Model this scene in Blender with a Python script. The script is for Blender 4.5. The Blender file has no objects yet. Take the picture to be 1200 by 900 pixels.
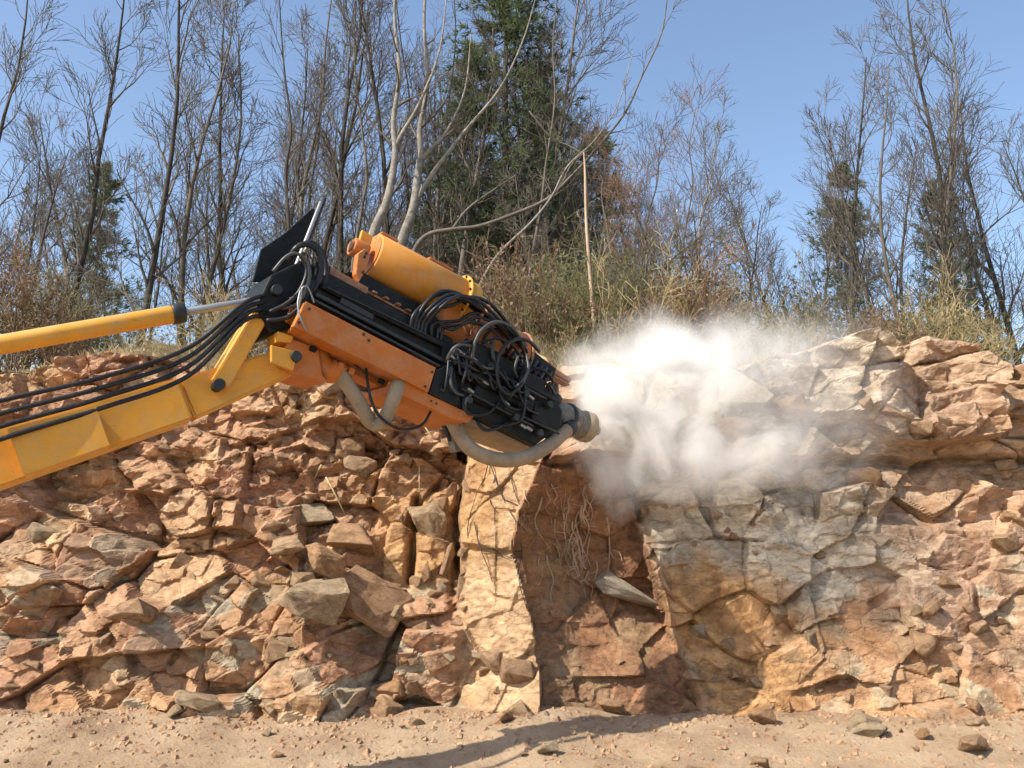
import bpy, bmesh, math, random
import numpy as np
from mathutils import Vector, Matrix, noise as mnoise

# ------------------------------------------------------------------ camera, sky, sun, exposure
SC = bpy.context.scene
COL = SC.collection
FPX, PITCH, CAMZ = 1100.0, math.radians(11.0), 1.7      # focal length in px of a 1200 px wide picture
cam_d = bpy.data.cameras.new('camera'); cam_d.sensor_width = 36.0; cam_d.lens = 36.0*FPX/1200.0
cam_d.clip_start = 0.05; cam_d.clip_end = 2000.0
cam = bpy.data.objects.new('camera', cam_d); COL.objects.link(cam)
cam.location = (0, 0, CAMZ); cam.rotation_euler = (math.radians(90)+PITCH, 0, 0)
SC.camera = cam

SUN = Vector((-0.60, -0.38, 0.71)).normalized()          # towards the sun
world = bpy.data.worlds.new('World'); SC.world = world; world.use_nodes = True
wn = world.node_tree.nodes; wl = world.node_tree.links
bg = wn['Background']; sky = wn.new('ShaderNodeTexSky'); sky.sky_type = 'NISHITA'
sky.sun_disc = False; sky.sun_elevation = math.asin(SUN.z); sky.sun_rotation = math.atan2(SUN.x, SUN.y)
sky.air_density = 1.0; sky.dust_density = 1.0; sky.ozone_density = 1.0
wl.new(sky.outputs[0], bg.inputs[0]); bg.inputs[1].default_value = 0.15
sd = bpy.data.lights.new('sun', 'SUN'); sd.energy = 4.8; sd.angle = math.radians(0.5); sd.color = (1.0, 0.93, 0.82)
sun = bpy.data.objects.new('sun', sd); COL.objects.link(sun)
sun.rotation_euler = SUN.to_track_quat('Z', 'Y').to_euler(); sun.location = (-20, -10, 30)
vs = SC.view_settings; vs.view_transform = 'Standard'; vs.look = 'None'; vs.exposure = 0.66; vs.gamma = 1.0
vs.use_curve_mapping = False
SC.cycles.use_denoising = True
SC.cycles.volume_bounces = 5; SC.cycles.max_bounces = 8; SC.cycles.use_adaptive_sampling = True; SC.cycles.adaptive_threshold = 0.03; SC.cycles.transparent_max_bounces = 12
SC.cycles.volume_max_steps = 256

# ------------------------------------------------------------------ helpers
CP, SP = math.cos(PITCH), math.sin(PITCH)
def ray(px, py):
    a, b = (px-600.0)/FPX, (450.0-py)/FPX
    return Vector((a, CP - b*SP, SP + b*CP))
def P(px, py, Y):
    d = ray(px, py); return Vector((0, 0, CAMZ)) + d*(Y/d.y)

def tag(o, label=None, cat=None, group=None, kind=None):
    if label: o['label'] = label
    if cat: o['category'] = cat
    if group: o['group'] = group
    if kind: o['kind'] = kind
    return o
def mesh_of(name, V, F, smooth=False):
    me = bpy.data.meshes.new(name); me.from_pydata([tuple(v) for v in V], [], F); me.validate(); me.update()
    if smooth: me.polygons.foreach_set('use_smooth', [True]*len(me.polygons))
    return me
def link(name, me, mat=None, parent=None):
    o = bpy.data.objects.new(name, me); COL.objects.link(o)
    if mat is not None and me is not None and len(me.materials) == 0: me.materials.append(mat)
    if parent is not None: o.parent = parent
    return o
def empty(name, loc=(0, 0, 0)):
    o = bpy.data.objects.new(name, None); COL.objects.link(o); o.location = loc; o.empty_display_size = 0.2; return o
def copy_tree(o, parent=None):
    c = o.copy(); COL.objects.link(c); c.parent = parent
    for ch in o.children: copy_tree(ch, c)
    return c

def frames(pts):
    n = len(pts); T = []
    for i in range(n):
        a = pts[max(0, i-1)]; b = pts[min(n-1, i+1)]; t = (b-a)
        T.append(t.normalized() if t.length > 1e-9 else Vector((0, 0, 1)))
    up = Vector((0, 0, 1)) if abs(T[0].z) < 0.9 else Vector((1, 0, 0))
    nrm = T[0].cross(up).normalized(); out = []
    for t in T:
        nrm = (nrm - t*nrm.dot(t))
        nrm = nrm.normalized() if nrm.length > 1e-6 else t.orthogonal().normalized()
        out.append((nrm, t.cross(nrm)))
    return out
def tube(V, F, pts, rads, sides=6, cap=True):
    pts = [Vector(p) for p in pts]; fr = frames(pts); b0 = len(V)
    cs = [(math.cos(2*math.pi*k/sides), math.sin(2*math.pi*k/sides)) for k in range(sides)]
    for p, r, (n, b) in zip(pts, rads, fr):
        for c, s in cs: V.append(p + n*(c*r) + b*(s*r))
    for i in range(len(pts)-1):
        for k in range(sides):
            k2 = (k+1) % sides
            F.append((b0+i*sides+k, b0+i*sides+k2, b0+(i+1)*sides+k2, b0+(i+1)*sides+k))
    if cap:
        F.append(tuple(b0+k for k in range(sides))[::-1]); e = b0+(len(pts)-1)*sides
        F.append(tuple(e+k for k in range(sides)))
def spline(pts, n=8):
    pts = [Vector(p) for p in pts]; out = []
    q = [pts[0]*2-pts[1]] + pts + [pts[-1]*2-pts[-2]]
    for i in range(1, len(q)-2):
        p0, p1, p2, p3 = q[i-1:i+3]
        for k in range(n):
            t = k/n
            out.append(0.5*((2*p1)+(p2-p0)*t+(2*p0-5*p1+4*p2-p3)*t*t+(3*p1-p0-3*p2+p3)*t**3))
    out.append(pts[-1]); return out

# ------------------------------------------------------------------ materials
def nodes_of(name):
    m = bpy.data.materials.new(name); m.use_nodes = True
    nt = m.node_tree; return m, nt, nt.nodes, nt.links, nt.nodes['Principled BSDF']
def ramp(N, stops):
    r = N.new('ShaderNodeValToRGB'); e = r.color_ramp.elements
    while len(e) < len(stops): e.new(0.5)
    for el, (p, c) in zip(e, stops): el.position = p; el.color = (*c, 1)
    return r
def noise_node(N, L, scale, detail=6, rough=0.6, coord='Object', stretch=None, dist=0.0):
    tc = N.new('ShaderNodeTexCoord'); n = N.new('ShaderNodeTexNoise')
    n.inputs['Scale'].default_value = scale; n.inputs['Detail'].default_value = detail
    n.inputs['Roughness'].default_value = rough; n.inputs['Distortion'].default_value = dist
    if stretch:
        mp = N.new('ShaderNodeMapping'); mp.inputs['Scale'].default_value = stretch
        L.new(tc.outputs[coord], mp.inputs['Vector']); L.new(mp.outputs[0], n.inputs['Vector'])
    else: L.new(tc.outputs[coord], n.inputs['Vector'])
    return n
def mixc(N, L, a, b, fac, mode='MIX'):
    m = N.new('ShaderNodeMix'); m.data_type = 'RGBA'; m.blend_type = mode
    for sock, v in ((m.inputs[6], a), (m.inputs[7], b), (m.inputs[0], fac)):
        if hasattr(v, 'is_linked') or hasattr(v, 'links'): L.new(v, sock)
        elif isinstance(v, (int, float)): sock.default_value = v
        else: sock.default_value = (*v, 1)
    return m.outputs[2]
def bump(N, L, bs, src, strength, dist=0.01):
    b = N.new('ShaderNodeBump'); b.inputs['Strength'].default_value = strength; b.inputs['Distance'].default_value = dist
    L.new(src, b.inputs['Height']); L.new(b.outputs[0], bs.inputs['Normal']); return b

def mat_simple(name, col, rough=0.6, var=0.25, scale=6.0, metal=0.0, bmp=0.0, dirt=None, dirt_amt=0.5, bscale=40):
    m, nt, N, L, bs = nodes_of(name)
    n = noise_node(N, L, scale)
    lo = tuple(c*(1-var) for c in col); hi = tuple(min(1, c*(1+var)) for c in col)
    r = ramp(N, [(0.3, lo), (0.7, hi)]); L.new(n.outputs[0], r.inputs[0]); out = r.outputs[0]
    if dirt:
        n2 = noise_node(N, L, scale*1.7, detail=10, rough=0.7, dist=0.4)
        r2 = ramp(N, [(0.48, (0, 0, 0)), (0.75, (dirt_amt,)*3)]); L.new(n2.outputs[0], r2.inputs[0])
        out = mixc(N, L, out, dirt, r2.outputs[0])
    L.new(out, bs.inputs['Base Color']); bs.inputs['Roughness'].default_value = rough; bs.inputs['Metallic'].default_value = metal
    if bmp:
        n3 = noise_node(N, L, bscale, detail=5); bump(N, L, bs, n3.outputs[0], bmp)
    return m

def mat_rock(name, attr=True, base=(0.46, 0.31, 0.18)):
    m, nt, N, L, bs = nodes_of(name)
    if attr:
        a = N.new('ShaderNodeAttribute'); a.attribute_name = 'tone'; col = a.outputs['Color']
    else:
        oi = N.new('ShaderNodeObjectInfo')
        r = ramp(N, [(0.0, (0.40, 0.255, 0.15)), (0.3, (0.47, 0.33, 0.205)), (0.55, (0.43, 0.35, 0.24)), (0.8, (0.50, 0.36, 0.23)), (1.0, (0.44, 0.25, 0.125))])
        r.color_ramp.interpolation = 'LINEAR'
        L.new(oi.outputs['Random'], r.inputs[0]); col = r.outputs[0]
    n1 = noise_node(N, L, 2.4, 9, 0.62, dist=0.6, coord='Object')
    r1 = ramp(N, [(0.32, (0.56, 0.50, 0.44)), (0.52, (0.97, 0.96, 0.95)), (0.72, (1.22, 1.20, 1.15))]); L.new(n1.outputs[0], r1.inputs[0])
    col = mixc(N, L, col, r1.outputs[0], 1.0, 'MULTIPLY')
    n2 = noise_node(N, L, 9, 8, 0.7, stretch=(1, 1, 2.6), dist=0.8)
    r2 = ramp(N, [(0.36, (0.62, 0.52, 0.44)), (0.58, (1.06, 1.05, 1.03))]); L.new(n2.outputs[0], r2.inputs[0])
    col = mixc(N, L, col, r2.outputs[0], 0.8, 'MULTIPLY')
    n5 = noise_node(N, L, 1.3, 5, 0.55, dist=1.0)
    r5 = ramp(N, [(0.52, (0, 0, 0)), (0.72, (0.32,)*3)]); L.new(n5.outputs[0], r5.inputs[0])
    col = mixc(N, L, col, (0.46, 0.225, 0.085), r5.outputs[0])
    L.new(col, bs.inputs['Base Color']); bs.inputs['Roughness'].default_value = 0.93
    bs.inputs['Specular IOR Level'].default_value = 0.2
    n3 = noise_node(N, L, 22, 9, 0.72, dist=0.5)
    vo = N.new('ShaderNodeTexVoronoi'); vo.feature = 'DISTANCE_TO_EDGE'; vo.inputs['Scale'].default_value = 4.2
    tcv = N.new('ShaderNodeTexCoord'); nv = noise_node(N, L, 3.0, 5, 0.6)
    mv = mixc(N, L, tcv.outputs['Object'], nv.outputs['Color'], 0.42); L.new(mv, vo.inputs['Vector'])
    rv = ramp(N, [(0.0, (0, 0, 0)), (0.035, (1, 1, 1))]); L.new(vo.outputs['Distance'], rv.inputs[0])
    b0 = N.new('ShaderNodeBump'); b0.inputs['Strength'].default_value = 0.55; b0.inputs['Distance'].default_value = 0.02; L.new(rv.outputs[0], b0.inputs['Height'])
    b1 = bump(N, L, bs, n3.outputs[0], 0.85, 0.022); L.new(b0.outputs[0], b1.inputs['Normal'])
    n4 = noise_node(N, L, 90, 4, 0.7)
    b2 = N.new('ShaderNodeBump'); b2.inputs['Strength'].default_value = 0.8; b2.inputs['Distance'].default_value = 0.010
    L.new(n4.outputs[0], b2.inputs['Height']); L.new(b1.outputs[0], b2.inputs['Normal']); L.new(b2.outputs[0], bs.inputs['Normal'])
    return m

def mat_paint(name, col, dust=(0.42, 0.30, 0.18), amt=0.55, rough=0.45):
    m, nt, N, L, bs = nodes_of(name)
    n = noise_node(N, L, 3.0, 8, 0.65, dist=0.5)
    r = ramp(N, [(0.35, tuple(c*0.84 for c in col)), (0.65, col)]); L.new(n.outputs[0], r.inputs[0])
    n2 = noise_node(N, L, 7.0, 12, 0.75, dist=0.8)
    r2 = ramp(N, [(0.44, (0, 0, 0)), (0.74, (amt,)*3)]); L.new(n2.outputs[0], r2.inputs[0])
    c = mixc(N, L, r.outputs[0], dust, r2.outputs[0])
    ge = N.new('ShaderNodeNewGeometry'); sx_ = N.new('ShaderNodeSeparateXYZ'); L.new(ge.outputs['Normal'], sx_.inputs[0])   # dust settled on faces that look up
    mz = N.new('ShaderNodeMapRange'); mz.inputs['From Min'].default_value = 0.55; mz.inputs['From Max'].default_value = 1.0; mz.inputs['To Max'].default_value = 0.8; L.new(sx_.outputs['Z'], mz.inputs['Value'])
    mm = N.new('ShaderNodeMath'); mm.operation = 'MULTIPLY'; L.new(mz.outputs[0], mm.inputs[0]); L.new(n2.outputs[0], mm.inputs[1]); c = mixc(N, L, c, dust, mm.outputs[0])
    ns = noise_node(N, L, 14.0, 6, 0.7, stretch=(0.25, 1, 3)); rs_ = ramp(N, [(0.60, (0, 0, 0)), (0.70, (0.35,)*3)]); L.new(ns.outputs[0], rs_.inputs[0]); c = mixc(N, L, c, (0.16, 0.07, 0.025), rs_.outputs[0])
    n3 = noise_node(N, L, 60.0, 3, 0.5)
    r3 = ramp(N, [(0.70, (0, 0, 0)), (0.74, (0.6,)*3)]); L.new(n3.outputs[0], r3.inputs[0])
    c = mixc(N, L, c, (0.10, 0.05, 0.025), r3.outputs[0])
    L.new(c, bs.inputs['Base Color'])
    rr = N.new('ShaderNodeMapRange'); rr.inputs['To Min'].default_value = rough; rr.inputs['To Max'].default_value = rough+0.35
    L.new(n2.outputs[0], rr.inputs['Value']); L.new(rr.outputs[0], bs.inputs['Roughness'])
    bump(N, L, bs, n2.outputs[0], 0.08, 0.01)
    return m

M = {}
M['cliff'] = mat_rock('cliff_rock', True)
M['stone'] = mat_rock('loose_stone', False)
M['stone_grey'] = mat_simple('grey_slab', (0.27, 0.225, 0.165), 0.95, 0.3, 9, 0, 0.8, (0.22, 0.16, 0.11), 0.6, 25)
M['stone_pale'] = mat_simple('dusty_pale_stone', (0.47, 0.415, 0.33), 0.95, 0.25, 7, 0, 0.9, (0.33, 0.25, 0.17), 0.5, 22)
M['stone_tan'] = mat_rock('loose_tan_stone', False)
_r = [n_ for n_ in M['stone_tan'].node_tree.nodes if n_.type == 'VALTORGB' and len(n_.color_ramp.elements) == 5][0]
for el_, c_ in zip(_r.color_ramp.elements, ((0.44, 0.285, 0.18), (0.50, 0.345, 0.22), (0.47, 0.315, 0.195), (0.53, 0.375, 0.24), (0.43, 0.27, 0.155))): el_.color = (*c_, 1)
M['orange'] = mat_paint('orange_paint', (0.50, 0.138, 0.008))
M['orange_lit'] = mat_paint('sunlit_orange_paint', (0.60, 0.235, 0.016))  # same orange paint, with the sun on the cylinder put into its colour
M['yellow'] = mat_paint('yellow_paint', (0.72, 0.33, 0.018))
M['black'] = mat_simple('black_steel', (0.007, 0.009, 0.008), 0.55, 0.5, 9, 0.0, 0.15, (0.06, 0.048, 0.035), 0.25)
M['black'].node_tree.nodes['Principled BSDF'].inputs['Specular IOR Level'].default_value = 0.25
M['dark'] = mat_simple('dark_grey_steel', (0.014, 0.017, 0.016), 0.5, 0.4, 12, 0.1, 0.1, (0.09, 0.07, 0.05), 0.35)
M['rubber'] = mat_simple('black_rubber', (0.010, 0.010, 0.011), 0.42, 0.3, 10, 0, 0.05, (0.10, 0.08, 0.06), 0.35)
M['rubber'].node_tree.nodes['Principled BSDF'].inputs['Specular IOR Level'].default_value = 0.35
M['greyhose'] = mat_simple('grey_hose', (0.055, 0.058, 0.058), 0.5, 0.2, 8)
M['dusthose'] = mat_simple('dusty_hose', (0.30, 0.225, 0.145), 0.8, 0.22, 7, 0, 0.2, (0.42, 0.33, 0.22), 0.6)
M['rust'] = mat_simple('rusty_steel', (0.30, 0.135, 0.07), 0.7, 0.35, 14, 0.2, 0.2, (0.42, 0.27, 0.17), 0.7)
M['chrome'] = mat_simple('bright_steel', (0.30, 0.30, 0.29), 0.42, 0.1, 8, 0.5)
M['dusty'] = mat_simple('dust_covered_steel', (0.15, 0.14, 0.12), 0.75, 0.35, 10, 0.2, 0.3, (0.40, 0.32, 0.22), 0.8)
M['bark_pale'] = mat_simple('pale_bark', (0.25, 0.225, 0.185), 0.9, 0.35, 9, 0, 0.9, (0.07, 0.058, 0.045), 0.85, 22)
M['bark'] = mat_simple('brown_grey_bark', (0.125, 0.105, 0.082), 0.9, 0.4, 4, 0, 0.4, (0.08, 0.06, 0.045), 0.6, 30)
M['bark_dark'] = mat_simple('dark_bark', (0.055, 0.045, 0.035), 0.9, 0.4, 4, 0, 0.4)
M['twig'] = mat_simple('twigs', (0.115, 0.095, 0.072), 0.9, 0.35, 2)
M['twig_red'] = mat_simple('reddish_twigs', (0.19, 0.115, 0.072), 0.9, 0.35, 2)
M['straw'] = mat_simple('dry_straw', (0.42, 0.33, 0.17), 0.9, 0.35, 3)
M['cane'] = mat_simple('dead_cane', (0.42, 0.30, 0.20), 0.8, 0.25, 3)
M['root'] = mat_simple('pale_root', (0.40, 0.28, 0.19), 0.9, 0.3, 8)
def mat_leaf(name, a, b, c=None, trans=0.25):
    m, nt, N, L, bs = nodes_of(name)
    n = noise_node(N, L, 1.6, 6, 0.7)
    r = ramp(N, [(0.3, a), (0.6, b), (0.75, c or b)]); L.new(n.outputs[0], r.inputs[0])
    L.new(r.outputs[0], bs.inputs['Base Color']); bs.inputs['Roughness'].default_value = 0.6
    t = N.new('ShaderNodeBsdfTranslucent'); L.new(r.outputs[0], t.inputs[0])
    mx = N.new('ShaderNodeMixShader'); mx.inputs[0].default_value = trans
    L.new(bs.outputs[0], mx.inputs[1]); L.new(t.outputs[0], mx.inputs[2]); L.new(mx.outputs[0], N['Material Output'].inputs[0])
    return m
M['needle'] = mat_leaf('pine_needles', (0.085, 0.112, 0.050), (0.125, 0.158, 0.072), (0.175, 0.20, 0.095), 0.5)
M['bamboo_leaf'] = mat_leaf('bamboo_leaves', (0.12, 0.115, 0.04), (0.19, 0.17, 0.06), (0.28, 0.225, 0.09), 0.4)
M['bamboo_culm'] = mat_simple('bamboo_culms', (0.17, 0.16, 0.07), 0.6, 0.35, 2)
M['fresh_leaf'] = mat_leaf('small_fresh_leaves', (0.07, 0.12, 0.03), (0.12, 0.17, 0.05), (0.17, 0.19, 0.06), 0.4)
M['dry_leaf'] = mat_leaf('dry_leaves', (0.17, 0.10, 0.045), (0.24, 0.155, 0.07), (0.32, 0.22, 0.10), 0.3)
m, nt, N, L, bs = nodes_of('dirt')
n = noise_node(N, L, 1.2, 10, 0.68); r = ramp(N, [(0.3, (0.24, 0.15, 0.085)), (0.5, (0.36, 0.25, 0.15)), (0.7, (0.46, 0.34, 0.22))])
L.new(n.outputs[0], r.inputs[0]); L.new(r.outputs[0], bs.inputs['Base Color']); bs.inputs['Roughness'].default_value = 0.95
n2 = noise_node(N, L, 18, 10, 0.7); bump(N, L, bs, n2.outputs[0], 0.9, 0.04); M['dirt'] = m
m, nt, N, L, bs = nodes_of('forest_floor')
n = noise_node(N, L, 3, 10, 0.7); r = ramp(N, [(0.3, (0.10, 0.075, 0.035)), (0.55, (0.20, 0.155, 0.075)), (0.75, (0.31, 0.24, 0.13))])
L.new(n.outputs[0], r.inputs[0]); L.new(r.outputs[0], bs.inputs['Base Color']); bs.inputs['Roughness'].default_value = 0.95
n2 = noise_node(N, L, 25, 8, 0.7); bump(N, L, bs, n2.outputs[0], 1.0, 0.05); M['floor'] = m

# ------------------------------------------------------------------ numpy noise
NR = np.random.default_rng(7)
TAB = NR.random((256, 256))
def vnoise(x, y):
    xi = np.floor(x).astype(int); yi = np.floor(y).astype(int); fx = x-xi; fy = y-yi
    fx = fx*fx*(3-2*fx); fy = fy*fy*(3-2*fy)
    a = TAB[xi & 255, yi & 255]; b = TAB[(xi+1) & 255, yi & 255]; c = TAB[xi & 255, (yi+1) & 255]; d = TAB[(xi+1) & 255, (yi+1) & 255]
    return (a*(1-fx)+b*fx)*(1-fy)+(c*(1-fx)+d*fx)*fy
def fbm(x, y, o=4):
    s = 0; a = 0.5
    for k in range(o): s = s + a*(vnoise(x+17.3*k, y+9.1*k)-0.5); x = x*2.03; y = y*2.03; a *= 0.55
    return s
def facets(x, z, sx, sz, seed, tilt):
    """broken-rock relief: jittered cells, each a tilted plane at its own depth; returns depth and a cell random"""
    gx, gz = x/sx, z/sz; ix = np.floor(gx).astype(int); iz = np.floor(gz).astype(int)
    best = np.full(x.shape, 1e9); h = np.zeros_like(x); rid = np.zeros_like(x); sec = np.full(x.shape, 1e9); h2_ = np.zeros_like(x)
    for di in (-1, 0, 1):
        for dj in (-1, 0, 1):
            cx = ix+di; cz = iz+dj; k1 = (cx*13+seed*31) & 255; k2 = (cz*7+seed*17) & 255
            jx = cx+TAB[k1, k2]; jz = cz+TAB[(k1+57) & 255, (k2+91) & 255]
            dx = gx-jx; dz = gz-jz; d = dx*dx+dz*dz
            r1 = TAB[(k1+11) & 255, (k2+5) & 255]; r2 = TAB[(k1+83) & 255, (k2+29) & 255]; r3 = TAB[(k1+131) & 255, (k2+77) & 255]
            hh = (r1-0.5) + tilt*((r2-0.5)*2*dx + (r3-0.55)*2*dz)
            m_ = d < best
            n_ = (~m_) & (d < sec); h2_ = np.where(m_, h, np.where(n_, hh, h2_))
            sec = np.where(m_, best, np.minimum(sec, d)); h = np.where(m_, hh, h); rid = np.where(m_, r2, rid); best = np.where(m_, d, best)
    e = np.sqrt(sec)-np.sqrt(best); w = 0.5+0.5*sst(0, min(0.30, 0.022/min(sx, sz)), e)
    return h*w+h2_*(1-w), rid, e
def sst(a, b, x):
    t = np.clip((x-a)/(b-a), 0, 1); return t*t*(3-2*t)

# ------------------------------------------------------------------ cliff
def ztop_f(X):
    z = 4.15 + 0.25*fbm(X*0.7+3, X*0+1.5, 3) + 0.18*(vnoise(X*1.7, X*0+4)-0.5)
    k = sst(0.15, 0.75, X)*(1-sst(2.6, 3.6, X)); z = z + 0.8*fbm(X*0.45+2.2, X*0+6.5, 2)*2*sst(2.6, 4.0, np.abs(X))
    return z*(1-k) + k*(3.88 + 0.22*(vnoise(X*2.1+5, X*0+8.2)-0.5))
def cliff_fn(X, Z):
    """depth Y of the rock face and its colour, over (X, Z)"""
    wx = X + 0.07*fbm(X*2.2, Z*2.2, 2)*2; wz = Z + 0.07*fbm(X*2.2+40, Z*2.2+9, 2)*2
    zx = X + 0.22*fbm(X*1.5+11, Z*1.5+3, 4)*2; zz = Z + 0.22*fbm(X*1.5+31, Z*1.5+23, 4)*2   # ragged limits of the colour zones
    # big shapes
    Y = 10.55 + 0.30*(Z-2.0) + 0.22*fbm(X*0.5, Z*0.5, 2)*2 + 0.55*fbm(X*0.33+8, Z*0.4+2, 2)*2*sst(2.4, 4.5, np.abs(X))
    left = X
    # orange recessed face left of the pillar
    fo = sst(-1.62, -1.50, wx)*(1-sst(-0.66, -0.58, wx))*sst(1.25, 1.45, wz)*(1-sst(2.45, 2.65, wz))
    Y = Y*(1-fo) + fo*(10.62 + 0.16*(Z-1.9) - 0.10*(X+1.1))
    # lower left rubble leans out
    ru = (1-sst(-1.7, -1.4, wx))*(1-sst(1.2, 2.4, Z)); Y = Y - 0.28*ru
    # cracks and gully
    def crack(x0, z0, x1, z1, w, d):
        t = np.clip(((wx-x0)*(x1-x0)+(wz-z0)*(z1-z0))/((x1-x0)**2+(z1-z0)**2), 0, 1)
        dd = np.hypot(wx-(x0+t*(x1-x0)), (wz-(z0+t*(z1-z0))))
        return d*np.exp(-(dd/w)**2)
    Y = Y + crack(-1.07, 2.45, -1.13, 1.55, 0.05, 0.30) + crack(-0.62, 2.3, -0.60, 1.25, 0.065, 0.22)
    # pillar and shaded recess
    Xe = np.interp(Z, [0.0, 1.16, 1.83, 2.29, 2.96, 4.2], [0.30, 0.22, 0.0, 0.06, 0.36, 0.5]) + 0.05*fbm(X*0+2, Z*3, 3)*2
    Xc = np.interp(Z, [0.0, 1.36, 2.40, 3.0], [2.0, 1.66, 1.34, 1.25]) + 0.04*fbm(X*0+7, Z*4, 3)*2
    pil = sst(-0.60, -0.52, wx)*(1-sst(0.0, 0.03, X-Xe))
    Yp = 10.02 + 0.48*(Xe-X)*0.9 + 0.17*(Z-1.8)
    Y = np.where(pil > 0, Y*(1-pil)+Yp*pil, Y)
    rec = sst(-0.005, 0.02, X-Xe)*(1-sst(-0.02, 0.02, X-Xc))*(1-sst(2.72, 3.12, zz*0.5+wz*0.5))
    Yr = 10.02 - 0.03*(Z-1.8) + (np.minimum(X-Xe, 0.5)*1.0 + np.maximum(X-Xe-0.5, 0)*0.40)*(0.25+0.75*sst(0.5, 1.35, Z+0.25*fbm(X*2, Z*2, 3)))
    Y = Y*(1-rec) + Yr*rec
    # right block, camera side of the recess
    rb = sst(-0.04, 0.14, X-Xc+0.12*fbm(X*3, Z*3+8, 3))*(1-sst(2.75, 2.95, wz))
    Y = Y*(1-rb) + rb*(10.42 - 0.08*(X-Xc) + 0.22*(Z-2.0) + crack(1.42, 2.4, 1.74, 1.36, 0.03, 0.10))
    # upper block with a corner, then stepped blocks to the right
    ub = sst(0.0, 0.12, X-Xe)*sst(2.82, 2.93, wz)
    Xk = 1.42 + 0.10*(Z-3.4)
    Yu = np.where(X < Xk, 10.20 - 0.20*(X-0.55), 10.02 + 1.15*(X-Xk)) + 0.12*(Z-3.2)
    Yu = np.where(X > Xk+0.50, 10.25 + 0.10*np.sin((X-1.9)*5.0), Yu) 
    Y = Y*(1-ub) + Yu*ub
    # how much each kind of break shows where
    smooth = np.clip(pil*0.85 + fo*0.72 + rec*0.80 + ub*(X < Xk)*0.7 + rb*(1-sst(2.1, 2.25, wz))*0.65, 0, 0.93)
    A = 1-smooth
    h1, r1, e1 = facets(wx, wz, 0.66, 0.50, 3, 0.9)
    h2, r2, e2 = facets(wx+0.03*fbm(X*9, Z*9, 2), wz, 0.27, 0.17, 5, 1.0)
    h3, r3, e3 = facets(wx, wz+0.02*fbm(X*14, Z*14, 2), 0.105, 0.075, 9, 1.0)
    up = sst(2.2, 2.7, Z)*(1-sst(0.0, 0.4, X))                 # crumbly upper left
    h0, r0, e0 = facets(wx, wz, 1.45, 1.05, 12, 0.8)
    oz = sst(2.5, 3.2, np.abs(X))
    Y = Y + A*(0.40*h0 + 0.36*h1*(1-0.35*up) + (0.09+0.05*up)*h2 + (0.016+0.03*up)*h3)
    Y = Y + (1-A)*(0.05*h1 + 0.028*h2 + 0.008*h3)
    Y = Y + 0.15*np.exp(-(e1/0.045)**2)*A*np.clip(fbm(X*1.7+21, Z*1.7+5, 2)*6+0.25, 0, 1) + 0.12*np.exp(-(e0/0.020)**2)*A*np.clip(fbm(X*1.3+61, Z*1.3+15, 2)*6+0.4, 0, 1) + 0.022*np.exp(-(e2/0.07)**2)*A
    Y = Y + 0.08*fbm(X*2.0, Z*2.0, 3)*(0.3+0.7*A) + 0.018*fbm(X*16, Z*16, 3)
    Y = Y - 1.05*(np.clip(1.05+0.5*fbm(X*0.8+4, X*0+3, 3)-Z, 0, 2)**1.6)*0.26       # talus skirt
    # colours of the rock itself, with shade added to the recess
    tan = np.array([0.51, 0.345, 0.205]); pink = np.array([0.45, 0.265, 0.165]); grey = np.array([0.44, 0.385, 0.285])
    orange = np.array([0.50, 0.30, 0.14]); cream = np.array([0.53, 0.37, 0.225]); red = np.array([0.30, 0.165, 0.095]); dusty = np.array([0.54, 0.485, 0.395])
    def b3(w): return w[..., None]
    C = tan*np.ones(X.shape+(3,))
    pk = np.clip(r1*1.25, 0, 1); C = C*(1-b3(pk)) + pink*b3(pk)
    gm = np.clip((r2-0.62)*3, 0, 1)*(1-sst(1.6, 2.7, Z)); C = C*(1-b3(gm)) + grey*b3(gm)
    foc = sst(-1.70, -1.40, zx)*(1-sst(-0.75, -0.45, zx))*sst(1.2, 1.6, zz)*(1-sst(2.3, 2.7, zz))*0.8
    C = C*(1-b3(foc)) + orange*b3(foc)
    pc = sst(-0.75, -0.35, zx)*(1-sst(-0.03, 0.03, X-Xe))*(1-0.75*sst(2.7, 3.3, zz)); C = C*(1-b3(pc)) + cream*b3(pc)
    st_ = np.clip((fbm(X*2.2+50, Z*0.9, 4)-0.02)*5, 0, 0.75)*pil; C = C*(1-b3(st_)) + orange*b3(st_)
    C = C*(1-b3(rec)) + red*b3(rec)  # red-brown rock, darkened so the recess's shade sits in its colour
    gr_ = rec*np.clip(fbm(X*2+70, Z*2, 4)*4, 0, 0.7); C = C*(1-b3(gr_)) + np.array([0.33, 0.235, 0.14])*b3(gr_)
    wb = wz+0.35*(X-2)+1.5*fbm(X*1.3+9, Z*1.3, 4); og = rb*(1-sst(1.55, 2.05, wb))*(0.97-0.7*sst(2.3, 3.4, zx)); du = rb*sst(1.45, 2.0, wb)*(1-sst(3.2, 5.0, zx)*0.8)
    C = C*(1-b3(du)) + dusty*b3(du); C = C*(1-b3(og)) + orange*b3(og)
    uc = sst(0.35, 0.95, zx)*sst(2.6, 3.1, zz)*(1-sst(3.2, 5.0, zx)*0.75); C = C*(1-b3(uc)) + dusty*b3(uc)
    C = C*(0.86+0.28*b3(r3))
    return Y, C

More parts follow.
